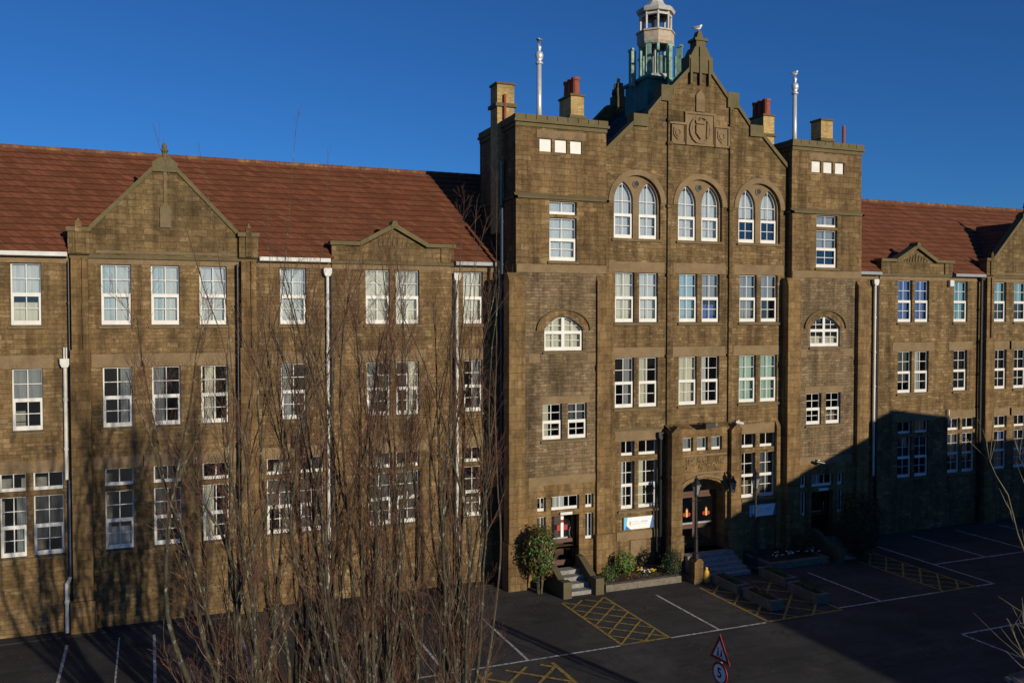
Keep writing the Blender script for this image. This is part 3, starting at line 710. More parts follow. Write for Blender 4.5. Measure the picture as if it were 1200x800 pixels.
# tower side downpipes and chimneys
pipe(14.62, -.95, 0, 17.0, 'bluepipe', .07, False); pipe(14.9, -.2, 17.2, 19.2, 'greygutter', .05, False)
def chimney(x0, x1, y0, y1, z0, z1, caps, pots=0, name='chimney'):
    m = MB(); m.box(x0, x1, y0, y1, z0, z1)
    cp = MB(); cp.box(x0 - .05, x1 + .05, y0 - .05, y1 + .05, z1 + .02, z1 + .12)
    for zc, e, h in caps: cp.box(x0 - e, x1 + e, y0 - e, y1 + e, zc, zc + h)
    o = m.build('chimney', 'buff', SCH); cp.build('chimney_cap', 'band', o)
    for i in range(pots):
        p = MB(); c = (x0 + x1) / 2; y = y0 + (y1 - y0) * (i + .5) / pots; p.lathe([(.2, z1 + .1), (.18, z1 + .8), (.22, z1 + .82), (.22, z1 + .95), (.14, z1 + .95)], c, y, 12); p.build('chimney_pot', 'terra', o)
    return o
chimney(14.78, 15.62, 0, .85, 16, 22.75, [(21.75, .1, .16)]); 
m = MB(); m.tube([(15.12, -.1, 19.3), (15.12, -.1, 22.3)], .07, 8); m.build('flue_pipe', 'terra', SCH)
chimney(18.85, 19.55, .7, 2.0, 20.6, 22.75, [(21.7, .1, .14)], 3)
chimney(30.15, 30.85, .7, 2.0, 20.0, 22.75, [(21.7, .1, .14)], 3)
chimney(33.9, 34.7, .6, 1.4, 20.6, 22.8, [(21.7, .1, .16)])
m = MB(); m.tube([(35.0, .1, 19.5), (35.0, .1, 22.5)], .085, 8); m.build('flue_pipe', 'terra', SCH)
def mast(x):
    m = MB(); m.tube([(x, 1.2, 20.7), (x, 1.2, 24.3)], [.14, .11], 12)
    m.lathe([(.12, 24.2), (.19, 24.25), (.19, 24.32), (.10, 24.36), (.18, 24.5), (.21, 24.65), (.16, 24.8), (.06, 24.85), (.10, 24.95), (.12, 25.05), (.04, 25.15)], x, 1.2, 14)
    m.build('mast', 'steel', SCH, smooth=True)
mast(17.4); mast(32.6)

# ------------------------------------------------------------------ gabled centre
CW = MB(); ops = []; cen = (21.42, 24.94, 28.47); hw = 1.17
cst = {'r': (['cream', 'pale'], ['sky', 'blue:low+grey:up'], ['grey', 'grey:up']), 'm': (['grey:r', 'cream:side'], ['cream', 'pale:l'], ['green', 'green']), 'g': (['pale:l', 'cream:l'], None, ['', ''])}
for i, c in enumerate(cen):
    A1 = (c - hw, c - .13); A2 = (c + .13, c + hw)
    for key, z in (('r', (11.9, 14.25)), ('m', (7.85, 10.22))):
        for j, (a, b) in enumerate((A1, A2)):
            window(a, b, z[0], z[1], YC, None, cst[key][i][j]); ops.append((a, b, z[0], z[1]))
        sill(A1[0], A2[1], z[0], YC)
    if i != 1:
        for j, (a, b) in enumerate(((c - .82 if i == 0 else A1[0], c - .09 if i == 0 else A1[1]), A2)):
            window(a, b, 3.0, 5.3, YC, (5.55, 6.26), cst['g'][i][j], rec=.2); ops += [(a, b, 3.0, 5.3), (a, b, 5.55, 6.26)]
        sill(c - .9, A2[1], 3.0, YC); SILL.box(c - .82, A2[1], YC + .02, YC + .2, 5.31, 5.54)
    # big round arch with tracery
    ops.append((c - 1.28, c + 1.28, 15.85, 18.83, 'round', 17.55))
    T = MB(); lan = [(c - 1.22, c - .2, 15.87, 18.5, 'pointed', 17.45), (c + .2, c + 1.22, 15.87, 18.5, 'pointed', 17.45)]
    lan = [(c - 1.18, c - .16, 15.87, 18.52, 'pointed', 17.62), (c + .16, c + 1.18, 15.87, 18.52, 'pointed', 17.62)]
    wall(T, c - 1.3, c + 1.3, 15.86, 18.85, YC + .12, lan, .14)
    T.build('tracery', 'dressed', SCH)
    ro = MB(); ro.strip([(c + .13 * math.cos(t * .3925), 18.44 + .13 * math.sin(t * .3925)) for t in range(17)], [(c + .19 * math.cos(t * .3925), 18.44 + .19 * math.sin(t * .3925)) for t in range(17)], YC + .08, YC + .122)
    ro.build('roundel_ring', 'dressed', SCH)
    ro = MB(); ro.poly([(c + .13 * math.cos(t * .3925), YC + .112, 18.44 + .13 * math.sin(t * .3925)) for t in range(16)]); ro.build('roundel_pane', 'void', SCH)
    for a in lan: window(a[0], a[1], a[2], a[3], YC + .1, None, ['pale', 'pale', 'pale:up+blue:low'][i] if i < 2 else 'pale:up', head='pointed', spring=17.62, split=.42)
    sill(c - 1.28, c + 1.28, 15.85, YC)
    AR = MB(); n = 24
    AR.strip([(c + 1.285 * math.cos(math.pi * (1 - k / n)), 17.55 + 1.285 * math.sin(math.pi * (1 - k / n))) for k in range(n + 1)], [(c + 1.55 * math.cos(math.pi * (1 - k / n)), 17.55 + 1.55 * math.sin(math.pi * (1 - k / n))) for k in range(n + 1)], YC - .05, YC + .02)
    AR.build('arch_band', 'dressed', SCH)
    LINT.box(c - 1.52, c + 1.52, YC - .012, YC + .1, 14.253, 14.75); LINT.box(c - 1.52, c + 1.52, YC - .012, YC + .1, 10.223, 10.7)
    if i != 1: LINT.box(c - 1.5, c + 1.52, YC - .012, YC + .1, 6.263, 6.75)
ops.append((23.55, 26.2, .7, 4.5)); ops += [(a_, a_ + .7, 5.6, 6.4) for a_ in (23.6, 24.42, 25.26)]
wall(CW, 19.56, 30.18, 0, 19.5, YC, ops, .26)
CW.build('wall', 'stone', SCH)
prof = [(19.56, 19.5), (30.18, 19.5), (30.18, 19.72), (28.4, 21.4), (27.95, 21.4), (27.75, 21.78), (26.95, 22.6), (26.95, 23.0), (26.35, 23.0), (25.5, 24.05), (24.24, 24.05), (23.15, 23.0), (22.8, 23.0), (22.8, 22.6), (22.0, 21.78), (21.8, 21.4), (21.35, 21.4), (19.56, 19.72)]
PG = MB(); PG.prism(prof, YC, YC + .45); gb = PG.build('gable', 'gable', SCH)
K = MB()
def rake(x0, z0, x1, z1): K.prism([(x0, z0 - .06), (x0, z0 + .17), (x1, z1 + .17), (x1, z1 - .06)], YC - .1, YC + .52)
rake(19.5, 19.66, 21.2, 21.25); rake(30.24, 19.66, 28.55, 21.25); rake(21.95, 21.7, 22.7, 22.55); rake(27.8, 21.7, 27.05, 22.55); rake(23.2, 23.0, 24.2, 24.0); rake(26.5, 22.9, 25.5, 24.02)
for a, b, z0, z1 in ((21.15, 21.95, 21.15, 21.72), (27.8, 28.6, 21.15, 21.72), (22.65, 23.25, 22.45, 23.2), (26.45, 27.1, 22.45, 23.2)): K.box(a, b, YC - .12, YC + .54, z0, z1)
# apex
K.box(24.2, 25.54, YC - .12, YC + .6, 23.95, 24.75); K.prism([(24.3, 24.75), (25.44, 24.75), (25.2, 25.2), (24.54, 25.2)], YC - .1, YC + .55)
K.box(24.6, 25.14, YC - .1, YC + .45, 25.2, 25.5); K.box(24.5, 25.24, YC - .16, YC + .5, 25.5, 25.62); K.prism([(24.68, 25.62), (25.06, 25.62), (24.95, 26.0), (24.79, 26.0)], YC, YC + .35)
for x in (24.3, 24.82, 25.34): K.box(x - .06, x + .06, YC - .18, YC - .1, 23.4, 25.2 if x == 24.82 else 24.6)
K.build('coping', 'coping', gb)
# crest with side shields (a carved coat of arms, weathered)
Cr = MB(); Cr.box(24.05, 25.69, YC - .05, YC, 20.55, 21.95); Cr.box(23.2, 24.02, YC - .04, YC, 20.55, 21.4); Cr.box(25.72, 26.54, YC - .04, YC, 20.55, 21.4)
for x0, x1, z1 in ((24.05, 25.69, 21.95), (23.2, 24.02, 21.4), (25.72, 26.54, 21.4)):
    Cr.box(x0 - .06, x1 + .06, YC - .12, YC, z1, z1 + .1); Cr.box(x0 - .05, x1 + .05, YC - .10, YC, 20.45, 20.55)
    for x in (x0, x1): Cr.box(x - .05, x + .05, YC - .10, YC, 20.55, z1)
Cr.strip([(24.87 + .52 * math.cos(t * .3925), 21.22 + .58 * math.sin(t * .3925)) for t in range(17)], [(24.87 + .63 * math.cos(t * .3925), 21.22 + .69 * math.sin(t * .3925)) for t in range(17)], YC - .14, YC)
Cr.prism([(24.6, 21.45), (25.14, 21.45), (25.14, 21.05), (24.87, 20.75), (24.6, 21.05)], YC - .15, YC - .04); Cr.prism([(24.62, 21.5), (25.12, 21.5), (25.2, 21.75), (25.0, 21.62), (24.87, 21.8), (24.74, 21.62), (24.54, 21.75)], YC - .14, YC - .04)
for sx in (-1, 1):
    c = 24.87 + sx * .42; Cr.prism([(c - .08, 20.85), (c + .1, 20.85), (c + .06, 21.5), (c - .04, 21.6)], YC - .12, YC - .04)
    c = 24.87 + sx * 1.26; Cr.prism([(c - .24, 21.25), (c + .24, 21.25), (c + .24, 20.9), (c, 20.65), (c - .24, 20.9)], YC - .09, YC - .03); Cr.strip([(c + .1 * math.cos(t * .785), 21.0 + .13 * math.sin(t * .785)) for t in range(9)], [(c + .17 * math.cos(t * .785), 21.0 + .2 * math.sin(t * .785)) for t in range(9)], YC - .13, YC - .08)
Cr.prism([(24.63, 22.1), (25.11, 22.1), (25.11, 22.9), (24.87, 23.15), (24.63, 22.9)], YC - .09, YC)
Cr.build('crest', 'dressed', gb)
# shafts between the bays
for x in (23.15, 26.70):
    Sh = MB()
    Sh.box(x - .1, x + .1, YC - .1, YC, 6.9, 23.0 if x < 24 else 23.0); 
    for z in (10.2, 14.1, 17.4, 20.4, 21.5): Sh.box(x - .15, x + .15, YC - .16, YC, z, z + .14)
    Sh.build('shaft', 'gable', SCH)
for x in (19.9, 29.84):
    Bq = MB(); Bq.box(x - .3, x + .3, YC - .16, YC, 0, 6.6); Bq.prismx([(YC - .16, 6.6), (YC, 6.9), (YC, 6.6)], x - .3, x + .3); Bq.build('buttress', 'ashlar', SCH)
# porch bay
YP = -1.75
Pm = MB(); tri = [(23.62, 24.25, 5.67, 6.33), (24.46, 25.09, 5.67, 6.33), (25.30, 25.92, 5.67, 6.33)]
wall(Pm, 22.95, 26.85, 0, 6.75, YP, tri + [(23.62, 26.1, .75, 4.3, 'tudor', 3.55)], .8)
Pm.quad((22.95, YP, 0), (22.95, YC, 0), (22.95, YC, 6.75), (22.95, YP, 6.75)); Pm.quad((26.85, YP, 0), (26.85, YC, 0), (26.85, YC, 6.75), (26.85, YP, 6.75))
Pm.quad((22.95, YP, 6.75), (26.85, YP, 6.75), (26.85, YC, 6.95), (22.95, YC, 6.95))
Pm.build('porch', 'ashlar', SCH)
for a in tri: window(a[0], a[1], a[2], a[3], YP, plainlight=True, cols=1, style='grey')
for a, b in ((22.9, 23.5), (26.3, 26.9)):
    Pp = MB(); Pp.box(a, b, YP - .25, YP + .1, 0, 6.6); Pp.prism([(a - .06, 6.6), (b + .06, 6.6), ((a + b) / 2, 6.95)], YP - .3, YP + .1); Pp.box(a - .06, b + .06, YP - .32, YP + .1, 0, 1.7); Pp.box(a - .05, b + .05, YP - .3, YP + .1, 4.5, 4.62); Pp.build('pier', 'ashlar', SCH)
Pc = MB(); Pc.box(23.6, 26.15, YP - .06, YP, 4.55, 4.65); Pc.box(23.6, 26.15, YP - .06, YP, 5.42, 5.52); r2 = random.Random(8)
for i in range(40):
    x = r2.uniform(23.75, 26.0); z = r2.uniform(4.75, 5.32); s_ = r2.uniform(.05, .13); t0 = r2.random() * 6
    Pc.strip([(x + s_ * .5 * math.cos(t0 + t * .6), z + s_ * .5 * math.sin(t0 + t * .6)) for t in range(7)], [(x + s_ * math.cos(t0 + t * .6), z + s_ * math.sin(t0 + t * .6)) for t in range(7)], YP - .035, YP)
Pc.strip([(p[0], p[1]) for p in arch_pts(23.5, 26.22, 3.6, 4.42, 'tudor')], [(p[0], p[1]) for p in arch_pts(23.4, 26.32, 3.6, 4.53, 'tudor')], YP - .08, YP); Pc.build('carved_panel', 'dressed', SCH)
# doors
yd = -1.0; D = MB(); D.box(23.62, 26.1, yd, yd + .08, 3.4, 3.55); D.box(23.62, 23.74, yd, yd + .08, .75, 3.4); D.box(25.98, 26.1, yd, yd + .08, .75, 3.4)
fr = D.build('door_frame', 'darkwood', SCH)
D = MB(); P = arch_pts(23.63, 26.09, 3.55, 4.3, 'tudor'); D.poly([(x, yd + .03, z) for x, z in P]); D.build('fanlight', 'glass', SCH)
for a, b in ((23.74, 24.85), (24.87, 25.98)):
    D = MB(); D.box(a, a + .12, yd + .005, yd + .065, .76, 3.39); D.box(b - .12, b, yd + .005, yd + .065, .76, 3.39); D.box(a + .12, b - .12, yd + .005, yd + .065, 3.25, 3.39); D.box(a + .12, b - .12, yd + .005, yd + .065, 1.72, 1.9); D.box(a + .12, b - .12, yd + .005, yd + .065, .76, 1.0)
    d_ = D.build('door', 'darkwood', SCH)
    D = MB(); D.quad((a + .12, yd + .035, 1.0), (b - .12, yd + .035, 1.0), (b - .12, yd + .035, 3.25), (a + .12, yd + .035, 3.25)); D.build('pane', 'glass', d_)
    D = MB(); D.box(a + .14, b - .14, yd - .03, yd - .0, 1.93, 2.03); D.tube([(a + .15, yd - .05, 1.98), (b - .15, yd - .05, 1.98)], .018, 8); D.build('handle', 'chrome', d_)
    c = (a + b) / 2 + .1; D = MB()
    for dx, dz, rr in ((-.12, 2.42, .10), (.12, 2.42, .10), (0, 2.58, .08), (0, 2.45, .08), (0, 2.7, .045)): D.poly([(c + dx + rr * math.cos(t * .524), yd - .006 - dz * .001 - dx * .002, dz + rr * math.sin(t * .524)) for t in range(12)])
    D.build('notice', 'red', d_); D = MB(); D.box(c - .05, c + .05, yd - .02, yd - .012, 2.3, 2.68); D.build('notice', 'signgold', d_)
# stone lining under first left centre window
Ln = MB(); Ln.box(20.35, 22.75, YC - .05, YC, 1.55, 1.95); Ln.box(21.1, 21.95, YC - .05, YC, .75, 1.5); Ln.build('plaque', 'dressed', SCH)
BAND.box(19.58, 22.9, YC - .06, YC, 6.75, 6.87)
pipe(22.7, YC - .12, 0, 6.4, 'blackpipe', .08); pipe(22.5, YC - .1, 0, 4.9, 'blackpipe', .045, False)  # black pipes drawn where the dark strip is the lamp post's shadow

# rooms behind the windows
I = MB()
for x0, x1, y in ((-11.9, 14.9, 2.8), (34.9, 61.9, 2.8), (19.8, 30.0, 2.0), (15.2, 19.4, 1.6), (30.3, 34.6, 1.6)): I.quad((x0, y, 0), (x1, y, 0), (x1, y, 18.6 if x0 > 15 and x1 < 34.8 else 14.4), (x0, y, 18.6 if x0 > 15 and x1 < 34.8 else 14.4))
for x in (-6.5, -2.6, 3.7, 7.1, 12.3, 15.0, 34.75, 38.0, 42.2, 45.6, 52): I.quad((x, .3, 0), (x, 2.8, 0), (x, 2.8, 14.4), (x, .3, 14.4))
for x in (19.7, 23.2, 26.75, 30.05): I.quad((x, -.8, 0), (x, 2, 0), (x, 2, 19), (x, -.8, 19))
I.build('partition', 'interior', SCH)
I = MB()
for z in (.7, 6.95, 10.9, 14.42):
    I.quad((-11.9, .28, z), (15, .28, z), (15, 2.8, z), (-11.9, 2.8, z)); I.quad((34.8, .28, z), (61.9, .28, z), (61.9, 2.8, z), (34.8, 2.8, z)); I.quad((15.1, YT + .32, z), (19.5, YT + .32, z), (19.5, 2.8, z), (15.1, 2.8, z)); I.quad((30.25, YT + .32, z), (34.6, YT + .32, z), (34.6, 2.8, z), (30.25, 2.8, z)); I.quad((19.6, YC + .28, z), (30.1, YC + .28, z), (30.1, 2, z), (19.6, 2, z))
I.quad((19.6, YC + .46, 19.0), (30.1, YC + .46, 19.0), (30.1, 2, 19.0), (19.6, 2, 19.0))
I.build('floor_slab', 'floor', SCH)
# centre roof, rear gable
Rf = MB(); z0, zr = 19.4, 23.75
for s_ in (-1, 1):
    x = A + s_ * 5.3; n = 14
    for i in range(n):
        t0, t1 = i / n, (i + 1) / n; xa = x + (A - x) * t0; xb = x + (A - x) * t1; za = z0 + (zr - z0) * t0; zb = z0 + (zr - z0) * t1
        Rf.quad((xa + s_ * .03, YC + .45, za + .03), (xa + s_ * .03, 6.9, za + .03), (xb, 6.9, zb), (xb, YC + .45, zb)); Rf.quad((xa, YC + .45, za - .03), (xa, 6.9, za - .03), (xa + s_ * .03, 6.9, za + .03), (xa + s_ * .03, YC + .45, za + .03))
Rf.build('roof', 'slate', SCH)
Bk = MB(); Bk.prism([(19.6, 0), (30.1, 0), (30.1, 19.5), (25.6, 24.1), (24.1, 24.1), (19.6, 19.5)], 6.7, 7.1)
for x in (19.62, 30.12): Bk.quad((x, 2.9, 0), (x, 7, 0), (x, 7, 19.5), (x, 2.9, 19.5))
bk = Bk.build('rear_gable', 'gable', SCH)
K = MB(); K.box(24.5, 25.25, 6.6, 7.2, 24.0, 24.65); K.box(24.62, 25.12, 6.63, 7.17, 24.65, 25.1); K.box(24.7, 25.04, 6.65, 7.1, 25.1, 25.4)
for x, z in ((24.53, 24.75), (25.2, 24.75), (24.66, 25.2), (25.08, 25.2)): K.lathe([(.03, z - .1), (.09, z), (.08, z + .12), (.02, z + .2)], x, 6.9, 6)
K.lathe([(.17, 25.4), (.08, 25.5), (.11, 25.62), (.03, 25.8)], 24.87, 6.9, 8); K.build('coping', 'darkcoping', bk)

# cupola
CX, CY = A, 2.9
q = MB()
def octo(m, r0, z0, r1, z1, rot=math.pi / 8): m.lathe([(r0, z0), (r1, z1)], CX, CY, 8, rot)
q.box(CX - 1.15, CX + 1.15, CY - 1.15, CY + 1.15, 22.4, 24.35); q.box(CX - 1.25, CX + 1.25, CY - 1.25, CY + 1.25, 24.35, 24.5)
cup = q.build('cupola', 'copperdark', SCH)
q = MB()
for k in range(8):
    a = math.pi / 8 + k * math.pi / 4; c, s_ = math.cos(a), math.sin(a)
    q.tube([(CX + c * .78, CY + s_ * .78, 24.5), (CX + c * .78, CY + s_ * .78, 26.55)], .10, 6)
q.build('column', 'copper', cup)
q = MB()
for k in range(8):
    a = k * math.pi / 4; c, s_ = math.cos(a), math.sin(a)
    r0, r1, hh = (1.12, 1.42, 26.2) if k % 2 else (1.2, 1.5, 26.0)
    p = [(CX + c * r0 - s_ * .06, CY + s_ * r0 + c * .06), (CX + c * r0 + s_ * .06, CY + s_ * r0 - c * .06), (CX + c * r1 + s_ * .10, CY + s_ * r1 - c * .10), (CX + c * r1 - s_ * .10, CY + s_ * r1 + c * .10)]
    q.prismz(p, 24.15, hh)
    p = [(CX + c * (r1 - .1) - s_ * .2, CY + s_ * (r1 - .1) + c * .2), (CX + c * (r1 - .1) + s_ * .2, CY + s_ * (r1 - .1) - c * .2), (CX + c * (r1 + .02) + s_ * .2, CY + s_ * (r1 + .02) - c * .2), (CX + c * (r1 + .02) - s_ * .2, CY + s_ * (r1 + .02) + c * .2)]
    q.prismz(p, hh, hh + .1)
q.build('fin', 'copper', cup)
q = MB(); octo(q, 1.15, 24.5, .85, 24.8); q.tube([(CX, CY, 24.5), (CX, CY, 26.6)], .1, 8); q.build('lantern_base', 'leadwhite', cup)
q = MB(); octo(q, .98, 26.5, .98, 27.0); octo(q, 1.05, 27.0, 1.02, 27.1); octo(q, .9, 26.35, .98, 26.5); q.build('balcony', 'stonepink', cup)
q = MB()
for k in range(8):
    a = math.pi / 8 + k * math.pi / 4; c, s_ = math.cos(a), math.sin(a); q.tube([(CX + c * .8, CY + s_ * .8, 27.1), (CX + c * .8, CY + s_ * .8, 28.05)], .07, 6)
    b = a + math.pi / 4; q.tube([(CX + c * .8, CY + s_ * .8, 27.92), (CX + math.cos(b) * .8, CY + math.sin(b) * .8, 27.92)], .08, 4)
octo(q, .98, 28.05, 1.05, 28.2); octo(q, 1.05, 28.2, .9, 28.32); q.lathe([(.8, 28.3), (.45, 28.6), (.26, 29.0), (.16, 29.6), (.1, 30.6), (.14, 30.8), (.02, 31.4)], CX, CY, 10)
q.build('lantern', 'leadwhite', cup)
q = MB(); q.lathe([(.62, 26.3), (.62, 26.5)], CX, CY, 8, .39); q.lathe([(.55, 28.0), (.72, 28.04)], CX, CY, 8, .39); q.tube([(CX, CY, 26.5), (CX, CY, 28.0)], .22, 8); q.build('dark_core', 'void', cup)  # added dark drum and discs that make the lantern openings look shaded


# ------------------------------------------------------------------ steps, beds, walls
st = thing('entrance_steps', 'wide shaded stone steps up to the red brown double doors', 'steps', (24.9, -3, 0))
m = MB()
for i in range(5): m.box(23.6, 26.25, -2.0 - .33 * (5 - i), -1.0 if i == 4 else -2.0 - .33 * (4 - i) , 0, .15 * (i + 1))
m.build('step', 'concrete', st)
for nm, f in (('left', lambda a, b: (a, b)), ('right', mir)):
    a, b = f(16.72, 17.98)
    t = thing('side_steps', 'sunlit short flight of concrete steps with sloping cheek walls below the left tower door' if nm == 'left' else 'deeply shaded steps below the right tower door by the dark conifer', 'steps', ((a + b) / 2, -2.6, 0), group='steps at the tower doors')
    m = MB()
    for i in range(4): m.box(a, b, YT - .02 - .46 * (4 - i), YT - .02 - (.46 * (3 - i) if i < 3 else 0) + (.4 if i == 3 else 0), 0, .18 * (i + 1))
    m.build('step', 'concrete', t)
    for x in (a - .30, b + .005):
        m = MB(); m.prismx([(YT - .02, 0), (YT - .02, 1.25), (YT - .35, 1.25), (YT - 1.75, .55), (YT - 1.75, 0)], x, x + .295); m.box(x - .05, x + .345, YT - 2.15, YT - 1.75, 0, .72); m.build('cheek_wall', 'darkcoping', t)
def bed(x0, x1, y0, y1, label, seed):
    t = thing('flower_bed', label, 'flower bed', ((x0 + x1) / 2, (y0 + y1) / 2, 0))
    m = MB(); m.box(x0, x1, y0, y0 + .28, 0, .30); m.box(x1 - .28, x1, y0 + .28, y1, 0, .30); m.box(x0, x0 + .28, y0 + .28, y1, 0, .30); m.build('edging_wall', 'trough', t)
    m = MB(); n = 14
    for i in range(n):
        for j in range(5):
            P = lambda i, j: (x0 + .28 + (x1 - x0 - .56) * i / n, y0 + .28 + (y1 - y0 - .28) * j / 5, .3 + .09 * noise.noise((i * .7 + seed, j * .9, 0)) + .06 * (j / 5))
            m.quad(P(i, j), P(i + 1, j), P(i + 1, j + 1), P(i, j + 1))
    m.build('soil', 'soil', t)
bed(18.55, 22.45, -3.55, -1.5, 'long raised flower bed with a pale stone edge between steps and lamp pier', 1)
bed(27.4, 31.0, -3.55, -1.5, 'shaded raised flower bed with white flowers below the right sign', 5)

def foliage(m, c, rad, n, size, seed, shell=.55, droop=0):
    r = random.Random(seed)
    for i in range(n):
        while True:
            d = Vector((r.gauss(0, 1), r.gauss(0, 1), r.gauss(0, 1)))
            if d.length > .1: break
        d.normalize(); k = shell + (1 - shell) * r.random()
        lump = 1 + .32 * noise.noise((d.x * 2.1 + seed, d.y * 2.1, d.z * 2.1))
        p = Vector((c[0] + d.x * rad[0] * k * lump, c[1] + d.y * rad[1] * k * lump, c[2] + d.z * rad[2] * k * lump))
        if p.z < .03: continue
        nrm = (d + Vector((r.uniform(-1, 1), r.uniform(-1, 1), r.uniform(-.3, 1.1))) * .8).normalized()
        u = nrm.orthogonal().normalized(); a = r.random() * 6.28; v = nrm.cross(u); U = u * math.cos(a) + v * math.sin(a); V = nrm.cross(U)
        s_ = size * r.uniform(.6, 1.3); b = nrm * s_ * .2
        m.quad(tuple(p - U * s_), tuple(p - V * s_ * .45 + b), tuple(p + U * s_), tuple(p + V * s_ * .45 + b))
def shrub(name, label, cat, x, y, z, rad, n, size, mat, seed, mat2=None, stems=5, zc=None, group=None):
    t = thing(name, label, cat, (x, y, z), group=group); zc = zc or z + rad[2] * .9
    f = MB(); foliage(f, (x, y, zc), rad, n, size, seed); f.build('foliage', mat, t)
    if mat2: f = MB(); foliage(f, (x, y, zc), tuple(q * 1.02 for q in rad), n // 5, size, seed + 50, .8); f.build('foliage', mat2, t)
    m = MB(); r = random.Random(seed)
    for i in range(stems):
        a = r.random() * 6.28; q = r.uniform(.2, .7)
        m.tube([(x + .1 * math.cos(a), y + .1 * math.sin(a), z), (x + rad[0] * q * .5 * math.cos(a), y + rad[1] * q * .5 * math.sin(a), (z + zc) / 2), (x + rad[0] * q * math.cos(a), y + rad[1] * q * math.sin(a), zc)], [.035, .025, .012], 5)
    m.build('stem', 'branch', t)
    return t
shrub('tall_shrub', 'tall glossy green and bronze shrub left of the tower door steps', 'shrub', 15.75, -2.6, 0, (.75, .7, 1.15), 2600, .085, 'leaf', 3, 'leafred', 8, 1.85)
shrub('small_shrub', 'low round green shrub against the cheek wall of the side steps', 'shrub', 18.95, -3.0, .25, (.36, .36, .42), 600, .05, 'leaf', 7)
shrub('leafy_shrub', 'bright green upright shrub under the left wall sign', 'shrub', 20.15, -2.4, .3, (.52, .45, .58), 1000, .06, 'leaf2', 9)
shrub('clipped_bush', 'dark rounded clipped bush beside the entrance lamp pier', 'bush', 22.35, -2.9, .0, (.55, .55, .75), 2200, .05, 'darkleaf', 12)
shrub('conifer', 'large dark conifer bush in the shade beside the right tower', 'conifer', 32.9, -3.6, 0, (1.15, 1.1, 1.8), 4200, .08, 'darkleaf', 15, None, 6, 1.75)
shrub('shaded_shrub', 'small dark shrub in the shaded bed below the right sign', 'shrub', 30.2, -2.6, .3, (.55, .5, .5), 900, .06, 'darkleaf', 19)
def flowers(name, label, pts, mat):
    t = thing(name, label, 'flowers', (pts[0][0], pts[0][1], .3)); m = MB(); l_ = MB(); r = random.Random(len(pts))
    for x, y, s_ in pts:
        foliage(l_, (x, y, .36), (s_, s_, .14), 60, .035, int(x * 50), .3)
        for k in range(10):
            px, py, pz = x + r.uniform(-s_, s_), y + r.uniform(-s_, s_), .48 + r.random() * .12
            m.lathe([(.005, pz - .02), (.045, pz), (.035, pz + .02), (.005, pz + .03)], px, py, 6)
    m.build('petals', mat, t); l_.build('leaves', 'leaf', t)
flowers('yellow_flowers', 'small yellow flowers in the sunlit bed near the lamp pier', [(21.3, -3.0, .15), (21.9, -2.7, .12), (20.8, -2.6, .12)], 'petaly')
flowers('pale_flowers', 'pale grey white flower clump in the sunlit bed', [(20.95, -2.9, .16)], 'petal')
flowers('white_flowers', 'clumps of white flowers in the shaded bed by the right tower', [(28.3, -2.9, .3), (30.0, -2.9, .35), (30.6, -3.0, .3), (29.2, -2.8, .2)], 'petal')
bdx = MB(); foliage(bdx, (20.6, -2.5, .33), (1.7, .8, .08), 900, .035, 31, .0); tag(bdx.build('bed_ground_cover', 'leafred'), 'sparse low brown and green ground cover on the flower bed soil', 'ground cover', kind='stuff')

troughs = [(24.0, -4.15, 'stone planter trough with a sunlit end just right of the lamp pier'), (24.0, -6.45, 'stone planter trough with red flowers, nearest the parking bays'), (26.65, -4.1, 'shaded stone planter trough nearest the right lamp post'), (26.35, -6.5, 'shaded stone planter trough on the yellow hatching, right front')]
src = None
for x, y, lb in troughs:
    t = thing('planter', lb, 'planter', (x, y, 0), group='stone planters beside the entrance path')
    m = MB(); m.box(-.3, .3, -1.9, 0, 0, .06); m.box(-.3, -.22, -1.9, 0, .06, .40); m.box(.22, .3, -1.9, 0, .06, .40); m.box(-.22, .22, -1.9, -1.82, .06, .40); m.box(-.22, .22, -.08, 0, .06, .40)
    m.box(-.34, .34, -1.94, -1.8, .34, .42); m.box(-.34, .34, -.12, .04, .34, .42)
    m.build('trough', 'trough', t, local=True)
    m = MB(); m.box(-.22, .22, -1.82, -.08, .06, .34); m.build('soil', 'soil', t, local=True)
    m = MB(); foliage(m, (0, -.95, .46), (.22, .85, .12), 420, .045, int(-y * 10), .2); m.build('plants', 'leaf', t, local=True)
    if y < -6.4 and x < 25:
        m = MB(); r = random.Random(3)
        for k in range(14): px, py = r.uniform(-.15, .15), r.uniform(-1.7, -.2); m.lathe([(.005, .53), (.05, .56), (.01, .6)], px, py, 6)
        m.build('flowers', 'petalr', t, local=True)

def lamp_post(x, y, zb, label, h=4.9):
    t = thing('lamp_post', label, 'lamp post', (x, y, zb), group='old lamp posts at the entrance')
    m = MB(); H = h - zb; m.lathe([(.16, 0), (.16, .2), (.10, .28), (.085, .9), (.11, .95), (.07, 1.02), (.05, H - 1.05), (.09, H - 1.02), (.09, H - .97), (.04, H - .93)], 0, 0, 12)
    m.tube([(-.28, 0, H - 1.2), (.28, 0, H - 1.2)], .018, 6); m.build('pole', 'blackpipe', t, local=True)
    m = MB(); m.lathe([(.11, H - .93), (.2, H - .5)], 0, 0, 6); m.build('lantern_glass', 'lampglass', t, local=True)
    m = MB()
    for k in range(6):
        a = k * math.pi / 3; m.tube([(.115 * math.cos(a), .115 * math.sin(a), H - .94), (.21 * math.cos(a), .21 * math.sin(a), H - .49)], .014, 4)
    m.lathe([(.25, H - .5), (.24, H - .45), (.10, H - .27), (.12, H - .22), (.05, H - .16), (.05, H - .1), (.01, H)], 0, 0, 6); m.build('lantern_cap', 'blackpipe', t, local=True)
    return t
